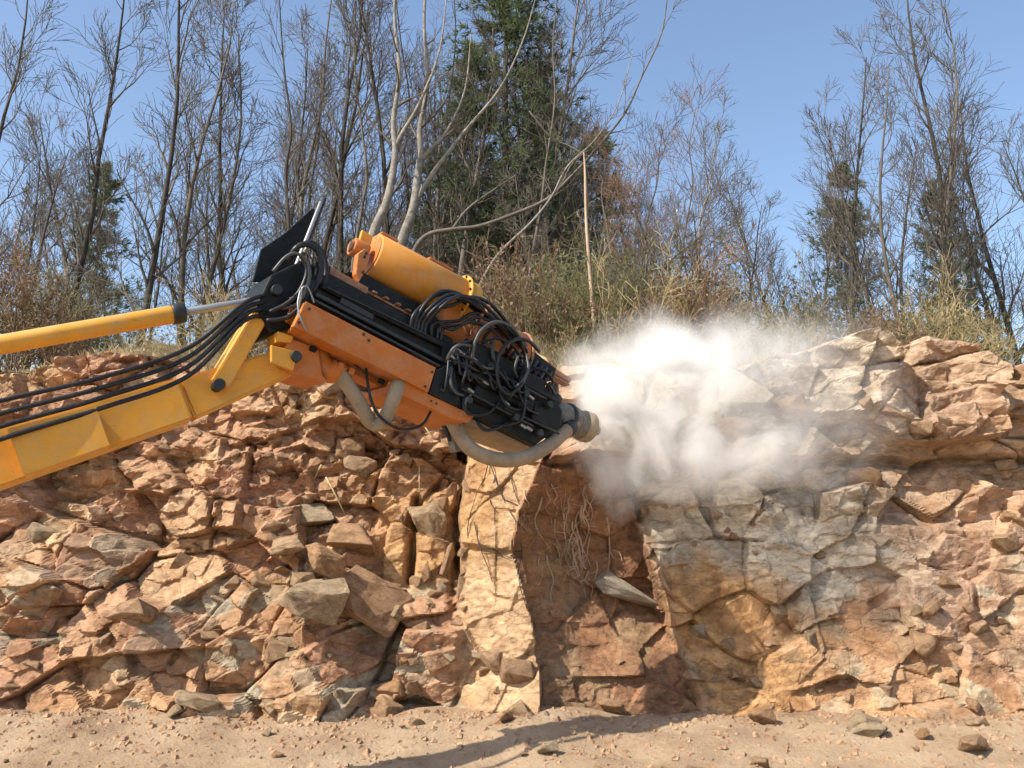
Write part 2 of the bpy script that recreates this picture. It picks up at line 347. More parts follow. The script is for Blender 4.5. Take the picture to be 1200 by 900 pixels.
xs = np.concatenate([np.arange(-9.0, -6.2, 0.05), np.arange(-6.2, -3.0, 0.022), np.arange(-3.0, 2.85, 0.0155), np.arange(2.85, 6.2, 0.022), np.arange(6.2, 9.0, 0.05)])
sv = np.concatenate([np.linspace(0, 1, 262), 1+np.linspace(0.02, 1, 26)])
XX, SS = np.meshgrid(xs, sv); ZT = ztop_f(xs)[None, :]*np.ones_like(XX)
ZW = -0.25 + np.minimum(SS, 1)*(ZT+0.25)
YY, CC = cliff_fn(XX, ZW)
topm = SS > 1
d = np.clip(SS-1, 0, 1)*2.6
bank = 0.02*sst(0, 0.1, d)+0.42*sst(0.25, 1.5, d)*np.where(XX > 0.8, np.clip(1-(XX-0.8)*0.55, 0.15, 1), 1)+0.16*fbm(XX*2, d*2, 4)*sst(0, 0.4, d)
_row = YY[261]; _ux = np.linspace(-9, 9, 1200); _ru = np.interp(_ux, xs, _row); _k = np.exp(-np.linspace(-2, 2, 41)**2); _k /= _k.sum()
_sm = np.interp(xs, _ux, np.convolve(np.pad(_ru, 20, 'edge'), _k, 'valid')); _bl = sst(0.0, 0.35, d)
YT = _row[None, :]*(1-_bl) + _sm[None, :]*_bl
YY = np.where(topm, YT + d, YY); ZZ = np.where(topm, ZT + bank*(d > 0), ZW)
fl = np.array([0.19, 0.145, 0.075]); wgt = (sst(0.15, 0.5, d + 0.25*fbm(XX*3, d*3, 3))*topm)[..., None]
CC = CC*(1-wgt) + fl*wgt
nr, nc = XX.shape
V = np.stack([XX, YY, ZZ], -1).reshape(-1, 3)
idx = np.arange(nr*nc).reshape(nr, nc)
Fq = np.stack([idx[:-1, :-1], idx[:-1, 1:], idx[1:, 1:], idx[1:, :-1]], -1).reshape(-1, 4)
me = bpy.data.meshes.new('cliff'); me.vertices.add(len(V)); me.vertices.foreach_set('co', V.astype(np.float32).ravel())
me.loops.add(Fq.size); me.loops.foreach_set('vertex_index', Fq.astype(np.int32).ravel())
me.polygons.add(len(Fq)); me.polygons.foreach_set('loop_start', np.arange(0, Fq.size, 4, dtype=np.int32))
me.update(calc_edges=True); me.polygons.foreach_set('use_smooth', [False]*len(Fq))
at_ = me.attributes.new('tone', 'FLOAT_COLOR', 'POINT')
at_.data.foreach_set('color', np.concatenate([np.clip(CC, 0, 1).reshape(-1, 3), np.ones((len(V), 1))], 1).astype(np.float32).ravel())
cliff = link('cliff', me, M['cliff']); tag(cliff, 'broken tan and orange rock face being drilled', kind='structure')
_XS = xs; _YW = YY[:262]; _ZTX = ztop_f(xs)
def cliffY(x, z):
    i = int(np.searchsorted(_XS, x)); i = min(max(i, 0), len(_XS)-1); j = (z+0.25)/(_ZTX[i]+0.25)*261
    return float(_YW[min(261, max(0, int(round(j)))), i])
def on_cliff(px, py):
    """world point where the ray through a photo pixel meets the rock face"""
    d_ = ray(px, py); Y = 10.4
    for _ in range(12):
        p = Vector((0, 0, CAMZ)) + d_*(Y/d_.y); Y = 0.5*Y + 0.5*cliffY(p.x, max(0.0, p.z))
    return Vector((0, 0, CAMZ)) + d_*(Y/d_.y)

# ------------------------------------------------------------------ ground in front, wooded ground behind
gx = np.concatenate([[-220, -80, -30], np.arange(-12, 12.01, 0.12), [30, 80, 220]]); gy = np.concatenate([[-60, -20, -6, -3, 0, 2], np.arange(4, 12.2, 0.1), [40, 220]])
GX, GY = np.meshgrid(gx, gy)
def ground_f(x, y): return 0.11*fbm(x*0.7, y*0.7, 5)*2 + 0.05*fbm(x*3.1+5, y*3.1, 4)*2 + 0.30*sst(7.2, 9.6, y)*(np.abs(x) < 11)*(1-sst(12, 14, y)) - 0.035*np.exp(-((y-6.9-0.15*x+0.25*np.sin(x*0.6))/0.22)**2)*(np.abs(x) < 11) - 0.035*np.exp(-((y-7.9-0.15*x+0.25*np.sin(x*0.6))/0.2)**2)*(np.abs(x) < 11) - 0.02
GZ = ground_f(GX, GY)
Vg = [(a, b, c) for a, b, c in zip(GX.ravel(), GY.ravel(), GZ.ravel())]
w_ = len(gx); Fg = [(j*w_+i, j*w_+i+1, (j+1)*w_+i+1, (j+1)*w_+i) for j in range(len(gy)-1) for i in range(w_-1)]
tag(link('ground', mesh_of('ground', Vg, Fg, True), M['dirt']), 'bare dirt ground at the foot of the rock face', kind='structure')
gx = np.concatenate([[-200, -60, -25], np.arange(-14, 14.01, 0.5), [25, 60, 200]]); gy = np.concatenate([np.arange(11.6, 40, 0.6), [60, 120, 260]])
GX, GY = np.meshgrid(gx, gy)
GZ = 4.05 + 0.35*sst(12, 15, GY) + 0.35*fbm(GX*0.3, GY*0.3, 3)*2 + 0.012*(GY-12)
Vg = [(a, b, c) for a, b, c in zip(GX.ravel(), GY.ravel(), GZ.ravel())]
w_ = len(gx); Fg = [(j*w_+i, j*w_+i+1, (j+1)*w_+i+1, (j+1)*w_+i) for j in range(len(gy)-1) for i in range(w_-1)]
tag(link('hilltop', mesh_of('hilltop', Vg, Fg, True), M['floor']), 'wooded ground above the rock face', kind='structure')
def hillz(x, y):
    return float(4.05 + 0.35*sst(12, 15, np.array(y)) + 0.35*fbm(np.array([[x*0.3]]), np.array([[y*0.3]]), 3)[0, 0]*2 + 0.012*(y-12))

# ------------------------------------------------------------------ stones of the face, boulders, rubble
def rock_mesh(seed, n=13, box=0.75, bev=0.06, rough=0.0, sub=0):
    rng = random.Random(seed); bm = bmesh.new()
    for i in range(n):
        v = Vector((rng.uniform(-1, 1), rng.uniform(-1, 1), rng.uniform(-1, 1)))
        mx = max(abs(c) for c in v); v = v*(box/mx) + v.normalized()*(1-box) if mx > 0 else v
        bm.verts.new(v*rng.uniform(0.85, 1.0))
    r = bmesh.ops.convex_hull(bm, input=bm.verts)
    bmesh.ops.delete(bm, geom=[g for g in r['geom_interior'] if isinstance(g, bmesh.types.BMVert)], context='VERTS')
    bmesh.ops.dissolve_limit(bm, angle_limit=math.radians(14), verts=bm.verts, edges=bm.edges)
    bmesh.ops.bevel(bm, geom=list(bm.edges), offset=bev, segments=1, affect='EDGES', profile=0.5)
    if sub:
        bmesh.ops.triangulate(bm, faces=bm.faces)
        bmesh.ops.subdivide_edges(bm, edges=bm.edges, cuts=sub, use_grid_fill=True)
        off = Vector((seed*3.1, seed*1.7, 0))
        for v in bm.verts:
            q = v.co*1.6+off
            a = mnoise.noise(q)*0.5 + mnoise.noise(q*2.3)*0.3 + mnoise.noise(q*5.1)*0.16
            st = math.floor((v.co.z*3+a*1.2)*2)/2 - (v.co.z*3+a*1.2)
            v.co += v.normal*(a*rough + st*rough*0.25)
    me = bpy.data.meshes.new('stone'); bm.to_mesh(me); bm.free(); me.materials.append(M['stone'])
    me.polygons.foreach_set('use_smooth', [False]*len(me.polygons)); return me
STONES = [rock_mesh(100+i, 9+(i % 5)*2, 0.72, 0.05+0.02*(i % 3), 0.09, 1) for i in range(14)]
rs = random.Random(5)
n_st = 0
def stone_at(px, py, size, asp=(1, 1, 1), sink=0.25, tilt=0.5, me=None, yaw=None):
    global n_st
    p = on_cliff(px, py); o = bpy.data.objects.new('stone', me or rs.choice(STONES)); COL.objects.link(o); o.parent = cliff
    s = size*0.5*p.y/FPX
    o.location = p + Vector((0, s*sink, 0)); o.scale = (s*asp[0], s*asp[1], s*asp[2])
    if py < 575 or rs.random() < 0.5: o.material_slots[0].link = 'OBJECT'; o.material_slots[0].material = M['stone_tan']
    o.rotation_euler = (rs.uniform(-tilt, tilt), rs.uniform(-tilt, tilt), rs.uniform(0, 6.28) if yaw is None else yaw); n_st += 1
    return o
def scatter(n, x0, x1, y0, y1, s0, s1, asp=lambda: (rs.uniform(0.9, 1.5), rs.uniform(0.8, 1.2), rs.uniform(0.5, 0.95)), **k):
    for i in range(n):
        s = s0*(s1/s0)**(rs.random()**1.6); stone_at(rs.uniform(x0, x1), rs.uniform(y0, y1), s, asp(), **k)
scatter(62, 300, 540, 445, 565, 8, 28)
scatter(24, 300, 470, 560, 735, 11, 32)
scatter(14, 515, 548, 530, 700, 10, 24, asp=lambda: (0.7, 0.7, 1.5), sink=0.4)
scatter(10, 455, 545, 675, 735, 10, 26)
scatter(16, 770, 900, 545, 650, 9, 24)
scatter(12, 780, 1000, 440, 540, 22, 52)
scatter(30, 0, 300, 420, 760, 14, 52)
scatter(22, 900, 1200, 430, 760, 14, 46)
scatter(38, 0, 640, 735, 840, 12, 44)
scatter(30, 600, 1200, 735, 840, 12, 44)
# slivers left standing in the gully and beside the orange face
for (px, py, s, a) in ((524, 655, 30, (0.35, 0.5, 1.5)), (534, 625, 30, (0.3, 0.5, 1.6)), (512, 672, 28, (0.4, 0.5, 1.3)), (541, 690, 26, (0.35, 0.5, 1.4)), (500, 668, 26, (0.4, 0.5, 1.3)), (529, 580, 26, (0.5, 0.6, 1.3)), (540, 560, 20, (0.5, 0.6, 1.4)), (515, 600, 34, (0.8, 0.6, 1.3))):
    stone_at(px, py, s, a, sink=0.2, tilt=0.35)
def boulder(px, py, w, h, dpt, label, seed, rot=(0, 0, 0), out=0.12, name='boulder'):
    p = on_cliff(px, py); k = p.y/FPX*0.5
    me = rock_mesh(seed, 14, 0.72, 0.05, 0.13, 4); o = link(name, me)
    o.location = p - Vector((0, out+0.08, 0)); o.scale = (w*k*1.15, dpt*k*1.1, h*k*1.2); o.rotation_euler = rot
    tag(o, label, 'boulder', 'loose boulders on the rock face'); return o
boulder(374, 694, 66, 48, 60, 'big grey-tan ridged boulder at lower left below the dark hollow', 41, (0.2, 0.3, 0.4))
boulder(437, 702, 84, 54, 66, 'big tan cracked boulder right of the grey-tan ridged boulder', 42, (0.1, 0.5, 0.2))
boulder(419, 634, 56, 32, 54, 'grey flat-topped block overhanging a dark gap beside the orange rock face', 43, (0.25, 0.1, 0.3))
boulder(387, 660, 62, 30, 50, 'pinkish wedge-shaped rock between the flat-topped block and ridged boulder', 44, (0.2, 0.45, 0.5))
boulder(362, 606, 62, 26, 56, 'layered tan ledge rock above the dark hollow at far left', 45, (0.1, -0.1, 0.2))
boulder(425, 549, 38, 24, 34, 'small square tan block perched at the top of the orange face', 46, (0.2, 0.25, 0.3))
boulder(413, 528, 30, 26, 30, 'square tan block directly above the small perched block', 49, (0.1, 0.2, 0.5))
boulder(345, 640, 40, 18, 46, 'thin slab jutting out at the left over the dark hollow', 47, (0.15, -0.15, 0.1))
boulder(500, 613, 46, 44, 30, 'tall blocky rock right of the cracked orange face', 50, (0.1, 0.1, 0.2), 0.05)
sl = boulder(733, 692, 84, 22, 44, 'long pale grey slab lying across the shaded brown recess', 48, (0.30, 0.46, 0.15), 0.06); sl.data.materials[0] = M['stone_grey']; sl.location.y += 0.05; sl.rotation_euler = (0.30, 0.46, 0.15)
for a_ in ((768, 466, 58, 62, 60, 'large pale jagged block behind the dust, right of the drill tip', 61, (0.15, 0.25, 0.75)), (812, 476, 62, 52, 56, 'pale rounded block right of the large jagged block in the dust', 62, (0.1, -0.3, 0.4)), (860, 462, 70, 44, 60, 'pale low block at the rim beyond the dust', 63, (0.1, 0.2, 0.2))):
    bl = boulder(*a_, out=0.02); bl.data.materials[0] = M['stone_pale']
# rubble lying on the dirt
RUB = []
for i in range(60):
    x, y = rs.uniform(-6.5, 6.5), 9.5-2.6*rs.random()**1.4; s = 0.03+0.14*rs.random()**2.2
    o = bpy.data.objects.new('rubble_stone', rs.choice(STONES)); COL.objects.link(o)
    gz = float(ground_f(np.array([[x]]), np.array([[y]]))[0, 0])
    o.location = (x, y, gz+s*0.35); o.scale = (s*rs.uniform(0.9, 1.5), s, s*rs.uniform(0.5, 0.9)); o.rotation_euler = (rs.uniform(-.3, .3), rs.uniform(-.3, .3), rs.uniform(0, 6.3))
    sec = min(3, int((x+6.5)/3.25)); tag(o, ('loose angular stone lying on the dirt below the excavator arm', 'loose angular stone lying on the dirt below the drilling machine', 'loose angular stone lying on the dirt in front of the brown recess', 'loose angular stone lying on the dirt at the far right')[sec], 'stone', 'rubble at the foot of the rock face')

# gravel too small and plenty to count
V, F = [], []
for k in range(8000):
    x, y = rs.uniform(-7, 7), 9.7-3.4*rs.random()**1.7; s = 0.006+0.034*rs.random()**3
    gz = float(ground_f(np.array([[x]]), np.array([[y]]))[0, 0]); i = len(V)
    a = rs.uniform(0, 6.3); c, sn = math.cos(a), math.sin(a)
    for (ux, uy, uz) in ((-1, -.7, 0), (1, -.8, 0), (.9, .8, 0), (-.8, 1, 0), (-.5, -.4, 1), (.6, -.3, .8), (.1, .6, .9)):
        ux *= s*rs.uniform(.8, 1.4); uy *= s*rs.uniform(.7, 1.1); V.append((x+ux*c-uy*sn, y+ux*sn+uy*c, gz-s*.3+uz*s*rs.uniform(.7, 1.2)))
    F += [(i, i+1, i+5, i+4), (i+1, i+2, i+6, i+5), (i+2, i+3, i+6), (i+3, i, i+4, i+6), (i+4, i+5, i+6)]
tag(link('gravel', mesh_of('gravel', V, F), M['stone_tan']), 'fine angular gravel strewn over the dirt', 'gravel', kind='stuff')
# ------------------------------------------------------------------ trees, saplings, bamboo, brush
def rvec(rng): 
    return Vector((rng.gauss(0, 1), rng.gauss(0, 1), rng.gauss(0, 1))).normalized()
def limb(rng, out, start, dirv, length, r0, level, maxl, nb, wob=0.16, rise=0.10, ang=(0.45, 0.95), tipr=0.0028, lenr=(0.42, 0.72)):
    """a wandering tapered limb with its side limbs; out[level] collects (V, F)"""
    V, F = out[min(level, len(out)-1)]
    nseg = max(3, 8-level*2 if level < 3 else 3); pts = [Vector(start)]; dv = Vector(dirv).normalized()
    for i in range(nseg):
        dv = (dv + rvec(rng)*wob + Vector((0, 0, rise))).normalized(); pts.append(pts[-1]+dv*(length/nseg))
    rads = [max(tipr, r0*(1-0.88*i/nseg)) for i in range(nseg+1)]
    tube(V, F, pts, rads, (8, 5, 4, 3, 3)[min(level, 4)], level < 2)
    if level < maxl: sprout(rng, out, pts, rads, length, level, maxl, nb, wob, rise, ang, tipr, lenr)
def sprout(rng, out, pts, rads, length, level, maxl, nb, wob, rise, ang, tipr, lenr, t0=0.25):
    n = nb[min(level, len(nb)-1)]; m_ = len(pts)-1
    for k in range(n):
        t = t0+(1-t0)*(k+rng.random())/n; f = min(t*m_, m_-1e-3); i = int(f); u = f-i
        p = pts[i].lerp(pts[i+1], u); r = rads[i]*(1-u)+rads[i+1]*u; dv = (pts[i+1]-pts[i]).normalized()
        a = rng.uniform(*ang); side = dv.cross(rvec(rng))
        side = side.normalized() if side.length > 1e-4 else Vector((1, 0, 0))
        nd = (dv*math.cos(a)+side*math.sin(a)).normalized()
        limb(rng, out, p, nd, length*rng.uniform(*lenr)*(1.15-0.6*t), max(tipr, r*rng.uniform(0.45, 0.72)), level+1, maxl, nb, wob*1.2, rise*0.8, ang, tipr, lenr)
def leaf_cloud(rng, pts, n, spread, size, V, F, droop=0.0, narrow=0.35):
    for k in range(n):
        p = rng.choice(pts)+rvec(rng)*rng.random()*spread; a = rvec(rng); a.z -= droop; a.normalize()
        b = a.cross(rvec(rng)).normalized(); s = size*rng.uniform(0.6, 1.3); i = len(V)
        V += [p-b*(s*narrow), p+a*s*0.6+b*0, p+b*(s*narrow), p-a*s*0.6]; F.append((i, i+1, i+2, i+3))
def make_tree(name, base, out, mats, leaves=None):
    """out: lists of (V,F) in world coordinates; becomes Empty > trunk, crown"""
    root = empty(name, base); b = Vector(base)
    for nm, (V, F), mt in zip(('trunk', 'crown'), out, mats):
        if V: link(nm, mesh_of(nm, [Vector(v)-b for v in V], F, True), mt, root)
    if leaves and leaves[0]: link('foliage', mesh_of('foliage', [Vector(v)-b for v in leaves[0]], leaves[1]), leaves[2], root)
    return root
def path_tree(name, label, group, px, Y, r0px, r1px, seed, mats, limbs=(), nb=(8, 5, 4), maxl=3, blen=1.6, leaves=0, lmat=None, t0=0.35, ang=(0.4, 0.85), cat='tree', ys=None, wob=0.16, tip=0.0035, rise=0.1):
    rng = random.Random(seed); out = [([], []), ([], [])]
    k = Y/FPX; raw = [P(x, y, Y+(ys[i] if ys else 0)) for i, (x, y) in enumerate(px)]
    gz = hillz(raw[0].x, raw[0].y)-0.1 if Y > 11.8 else raw[0].z-0.3
    if raw[0].z > gz+0.2: raw = [Vector((raw[0].x+rng.uniform(-.1, .1), raw[0].y, gz))] + raw
    pts = spline(raw, 5); n = len(pts); rads = [k*(r0px+(r1px-r0px)*i/(n-1)) for i in range(n)]
    tube(out[0][0], out[0][1], pts, rads, 9)
    sprout(rng, [out[1], out[1], out[1], out[1]], pts, rads, blen, 0, maxl, nb, wob, rise, ang, tip, (0.5, 1.0), t0)
    for lp, a, b in limbs:
        lp3 = spline([P(x, y, Y) for x, y in lp], 5); m_ = len(lp3); lr = [k*(a+(b-a)*i/(m_-1)) for i in range(m_)]
        tube(out[0][0], out[0][1], lp3, lr, 7)
        sprout(rng, [out[1], out[1], out[1], out[1]], lp3, lr, blen*0.8, 1, maxl, nb, wob, rise, ang, tip, (0.4, 0.8), 0.3)
    lv = None
    if leaves:
        lv = ([], [], lmat); leaf_cloud(rng, [Vector(v) for v in out[1][0][::7]], leaves, 0.12, 0.07, lv[0], lv[1])
    t = make_tree(name, raw[0], out, mats, lv); tag(t, label, cat, group); return t

G = 'bare trees above the rock face'
BP = (M['bark_pale'], M['twig']); BB = (M['bark'], M['twig']); BD = (M['bark_dark'], M['bark'])
path_tree('bare_tree', 'pale grey leaning trunk rising behind the left end of the orange cylinder', G,
          [(424, 340), (437, 275), (452, 240), (460, 205), (463, 175), (461, 140), (468, 85), (462, 10), (470, -80)], 16, 7.4, 1.2, 1, BP,
          [([(463, 172), (472, 155), (492, 120), (515, 60), (524, -10)], 3.5, 0.6)], nb=(7, 4, 4), blen=1.7, t0=0.5)
path_tree('bare_tree', 'pale forked trunk rising from behind the middle of the orange cylinder', G,
          [(452, 345), (470, 285), (484, 245), (489, 210), (493, 180), (492, 150), (501, 95), (497, 15), (508, -70)], 16.4, 8.0, 1.2, 2, BP,
          [([(484, 240), (505, 207), (530, 173), (548, 150), (585, 105), (612, 50), (630, -10)], 4.0, 0.6), ([(494, 187), (508, 172), (524, 153), (545, 105), (552, 40)], 3.8, 0.6)], nb=(7, 4, 4), blen=1.7, t0=0.55)
path_tree('bare_tree', 'slanting tree whose long arched branch sweeps right across the pines', G,
          [(474, 350), (483, 300), (500, 276), (530, 269), (562, 265), (602, 251), (640, 234), (668, 208), (690, 185), (713, 158), (735, 128), (752, 90), (775, 40), (783, -10)], 15, 3.6, 0.7, 3,
          (M['bark'], M['twig']), [([(640, 234), (655, 222), (672, 190), (697, 172), (712, 158)], 1.8, 0.8), ([(530, 269), (548, 245), (575, 225), (605, 205)], 2.0, 0.8), ([(690, 185), (668, 172), (645, 160), (620, 130)], 1.8, 0.8)], nb=(7, 4, 3), blen=0.9, t0=0.45)
path_tree('sapling', 'thin pale sapling bending right beneath the long arched branch', G,
          [(545, 385), (562, 335), (584, 298), (621, 262), (646, 231), (665, 195), (697, 164), (725, 120), (742, 60)], 14.6, 2.3, 0.5, 4, BP, nb=(6, 4, 3), blen=0.7)
path_tree('sapling', 'straight brown sapling behind the hose bundle, right of the pines', G,
          [(614, 400), (618, 345), (624, 300), (634, 241), (640, 190), (650, 120), (648, 50), (655, -20)], 15.5, 2.8, 0.5, 5, (M['bark'], M['twig']), nb=(8, 4, 4), blen=1.0)
path_tree('bare_tree', 'forked tree with two stems standing right of the orange cylinder', G,
          [(508, 345), (509, 310), (510, 262), (507, 245), (501, 225), (503, 190), (498, 130), (505, 50)], 18.5, 3.5, 0.7, 6, BP,
          [([(510, 262), (513, 235), (512, 200), (518, 150), (515, 95)], 3.2, 1.2), ([(516, 268), (532, 258), (560, 236), (600, 205)], 1.8, 0.8)], nb=(8, 5, 4), blen=1.3)
left = [("dark slender tree at the left edge behind the black plate", [(341, 330), (338, 260), (335, 200), (341, 150), (332, 70)], BD, 3.2),
        ("grey tree with long upright stems just right of the black rod", [(352, 320), (353, 240), (362, 190), (377, 120), (382, 50)], BB, 3.6),
        ("bare tree leaning right above the black hose loops", [(376, 350), (385, 290), (398, 235), (403, 190), (420, 150), (436, 90)], BB, 2.8),
        ("thin forked bare tree left of the two pale trunks", [(412, 330), (424, 245), (430, 205), (424, 150), (415, 60)], BB, 2.8),
        ("dark thin tree standing between the two pale trunks", [(466, 330), (478, 240), (474, 180), (480, 120), (470, 50)], BD, 2.4),
        ("straight bare tree half hidden behind the pale forked trunk", [(520, 340), (521, 250), (527, 190), (524, 140), (534, 40)], BD, 2.6)]
rt0 = random.Random(8)
for i, (lb, px, mt, r) in enumerate(left):
    path_tree('bare_tree', lb, G, px+[(px[-1][0]+rt0.uniform(-15, 15), -60)], 17+1.2*(i % 3), r, r*0.2, 20+i, mt, nb=(9, 5, 4), blen=1.7, t0=0.3, leaves=160 if i in (2, 3) else 0, lmat=M['fresh_leaf'], ang=(0.3, 0.75))
# twiggy saplings against the open sky at right
right = [("twiggy sapling left of the brown dry shrub, against the sky", [(752, 400), (755, 340), (758, 290), (750, 262), (740, 245)], 13.6),
         ("tall fine-twigged sapling with upright stem right of the dead pole", [(746, 395), (757, 330), (757, 265), (770, 215), (773, 175)], 14.4),
         ("fine-twigged sapling forking high against the blue sky", [(795, 395), (797, 320), (803, 270), (812, 215), (808, 170)], 13.9),
         ("leaning pale sapling at the right with crooked stem", [(815, 380), (819, 320), (820, 260), (830, 225), (836, 185)], 13.2),
         ("thin sapling leaning left over the bamboo thicket", [(735, 400), (722, 330), (712, 270), (705, 225)], 14.8),
         ("dark crooked sapling leaning right through the dry brush", [(742, 380), (765, 345), (782, 310), (805, 290), (826, 270)], 13.0)]
for i, (lb, px, Y) in enumerate(right):
    path_tree('sapling', lb, 'saplings at the right of the cliff top', px+[(px[-1][0]+8, px[-1][1]-45)], Y, 2.0, 0.4, 40+i, (M['bark'] if i != 3 else M['bark_pale'], M['twig'] if i % 2 else M['twig_red']), nb=(14, 7, 4), blen=1.25, t0=0.12, ang=(0.35, 0.8), tip=0.0026)
# dead pole
V, F = [], []; pp = spline([P(684, 178, 12.75), P(685.5, 200, 12.75), P(687, 260, 12.7), P(692, 330, 12.65), P(698, 412, 12.6)], 6)
tube(V, F, pp, [0.007+0.022*(i/(len(pp)-1))**0.7 for i in range(len(pp))], 8)
tag(link('dead_cane', mesh_of('dead_cane', V, F, True), M['cane']), 'tall straight pale dead cane standing above the bamboo thicket', 'cane')
# tall background trees: a few shapes copied
protos = []
for s in range(5):
    rng = random.Random(300+s); out = [([], []), ([], [])]; H = 8.5+s*0.6
    pts = [Vector((0, 0, -0.3))]; dv = Vector((rng.uniform(-.12, .12), 0, 1))
    for i in range(9): dv = (dv+rvec(rng)*0.13+Vector((0, 0, .25))).normalized(); pts.append(pts[-1]+dv*H/9)
    rads = [0.085*(1-0.85*i/9) for i in range(10)]; tube(out[0][0], out[0][1], pts, rads, 7)
    sprout(rng, [out[1]]*4, pts, rads, 2.6, 0, 3, (18, 7, 5), 0.18, 0.12, (0.35, 0.8), 0.005, (0.5, 0.9), 0.2)
    t = make_tree('slender_tree', (0, 0, 0), out, (BB if s % 2 else BD)); protos.append(t)
rt = random.Random(77)
spots = [(px, rt.uniform(18.5, 31)) for px in range(-60, 1280, 31)] + [(px, rt.uniform(17.5, 21)) for px in list(range(-40, 330, 62))+list(range(860, 1240, 70))] + [(px, rt.uniform(18.5, 25)) for px in range(338, 700, 26)] + [(px, rt.uniform(17.2, 18.4)) for px in (352, 388, 441, 533, 570, 612, 641, 668)] + [(px, rt.uniform(26, 36)) for px in range(335, 850, 31)]
near = len(spots); spots += [(px, rt.uniform(15.2, 18.5)) for px in range(652, 860, 14)]
first = set()
for i, (px, Y) in enumerate(spots):
    if 700 < px < 850 and i < near: Y += 10
    k = i % 5; t = protos[k] if k not in first else copy_tree(protos[k]); first.add(k)
    x = (px+rt.uniform(-14, 14)-600)/FPX*Y; t.location = (x, Y, hillz(x, Y)-0.1)
    s = rt.uniform(0.75, 1.1) if not 690 < px < 900 else rt.uniform(0.5, 0.7)
    if i >= near: s = rt.uniform(0.30, 0.52)
    t.scale = (s, s, s); t.rotation_euler = (0, 0, rt.uniform(0, 6.28))
    lb = 'thin leafless young tree rising from the brush above the dust' if i >= near else 'slender leafless tree in the row left of the machine' if px < 330 else 'slender leafless tree among those behind the orange cylinder' if px < 560 else 'slender leafless tree among the pines and bamboo' if px < 720 else 'low leafless tree in the row behind the dust cloud' if px < 900 else 'slender leafless tree in the row at the far right'
    tag(t, lb, 'tree', 'slender leafless background trees')
# pines
def make_pine(seed, H, R, n_tier=22):
    rng = random.Random(seed); out = [([], []), ([], [])]; lv = ([], [], M['needle'])
    pts = [Vector((0.06*math.sin(i), 0.05*math.cos(i*1.3), -0.3+H*i/10)) for i in range(11)]; rads = [0.14*(1-0.85*i/10) for i in range(11)]
    tube(out[0][0], out[0][1], pts, rads, 8)
    for k in range(n_tier*5):
        t = 0.16+0.84*rng.random()**0.9; z = t*H; a = rng.uniform(0, 6.28); ln = R*min(1.0, 1.9*(1.03-t))**0.7*rng.uniform(0.45, 1.1)*(0.6 if t < 0.35 else 1)
        if t < 0.35 and rng.random() < 0.35: continue
        dv = Vector((math.cos(a), math.sin(a), rng.uniform(-0.05, 0.35))); bp = [Vector((0, 0, z))]
        for j in range(5): bp.append(bp[-1]+(dv+rvec(rng)*0.18+Vector((0, 0, 0.05*j))).normalized()*ln/5)
        tube(out[1][0], out[1][1], bp, [0.022*(1-0.16*j) for j in range(6)], 3, False)
        for j in range(2, 6):
            for q in range(4):
                c = bp[j]+rvec(rng)*ln*0.16; axis = (bp[j]-bp[j-1]).normalized()+rvec(rng)*0.5
                for w in range(11):
                    dn = (axis+rvec(rng)*0.9).normalized(); sd_ = dn.cross(rvec(rng)).normalized()*0.014; i = len(lv[0]); l_ = rng.uniform(0.14, 0.27)
                    lv[0].extend([c-sd_, c+sd_, c+dn*l_]); lv[1].append((i, i+1, i+2))
    return make_tree('pine_tree', (0, 0, 0), out, (M['bark_dark'], M['bark_dark']), lv)
pines = [make_pine(1, 11.5, 2.0, 32), make_pine(2, 10.5, 1.8, 28)]
pl = [(592, 17.6, 0, 0.92, 'tall dense green pine in the middle behind the long arched branch'), (550, 21.0, 1, 0.95, 'dark green pine just left of the tall middle pine'),
      (634, 20.5, 1, 0.85, 'green pine just right of the tall middle pine'), (707, 23.0, 0, 0.74, 'smaller pine whose top stands against the sky beside the dead cane'),
      (655, 31.0, 1, 1.05, 'far hazy pine between the middle pine and the smaller one'), (400, 32, 0, 0.75, 'far green pine seen through the bare trees at left'),
      (90, 27, 1, 0.9, 'pine standing among bare trees at the far left'), (1010, 28, 0, 0.85, 'pine at the right end of the tree line'), (1130, 25, 1, 0.75, 'rightmost small pine above the cliff')]
seen = set()
for px, Y, k, s, lb in pl:
    t = pines[k] if k not in seen else copy_tree(pines[k]); seen.add(k)
    x = (px-600)/FPX*Y; t.location = (x, Y, hillz(x, Y)-0.1); t.scale = (s, s, s); t.rotation_euler = (0, 0, px*0.37)
    tag(t, lb, 'tree', 'green pines among the bare trees')
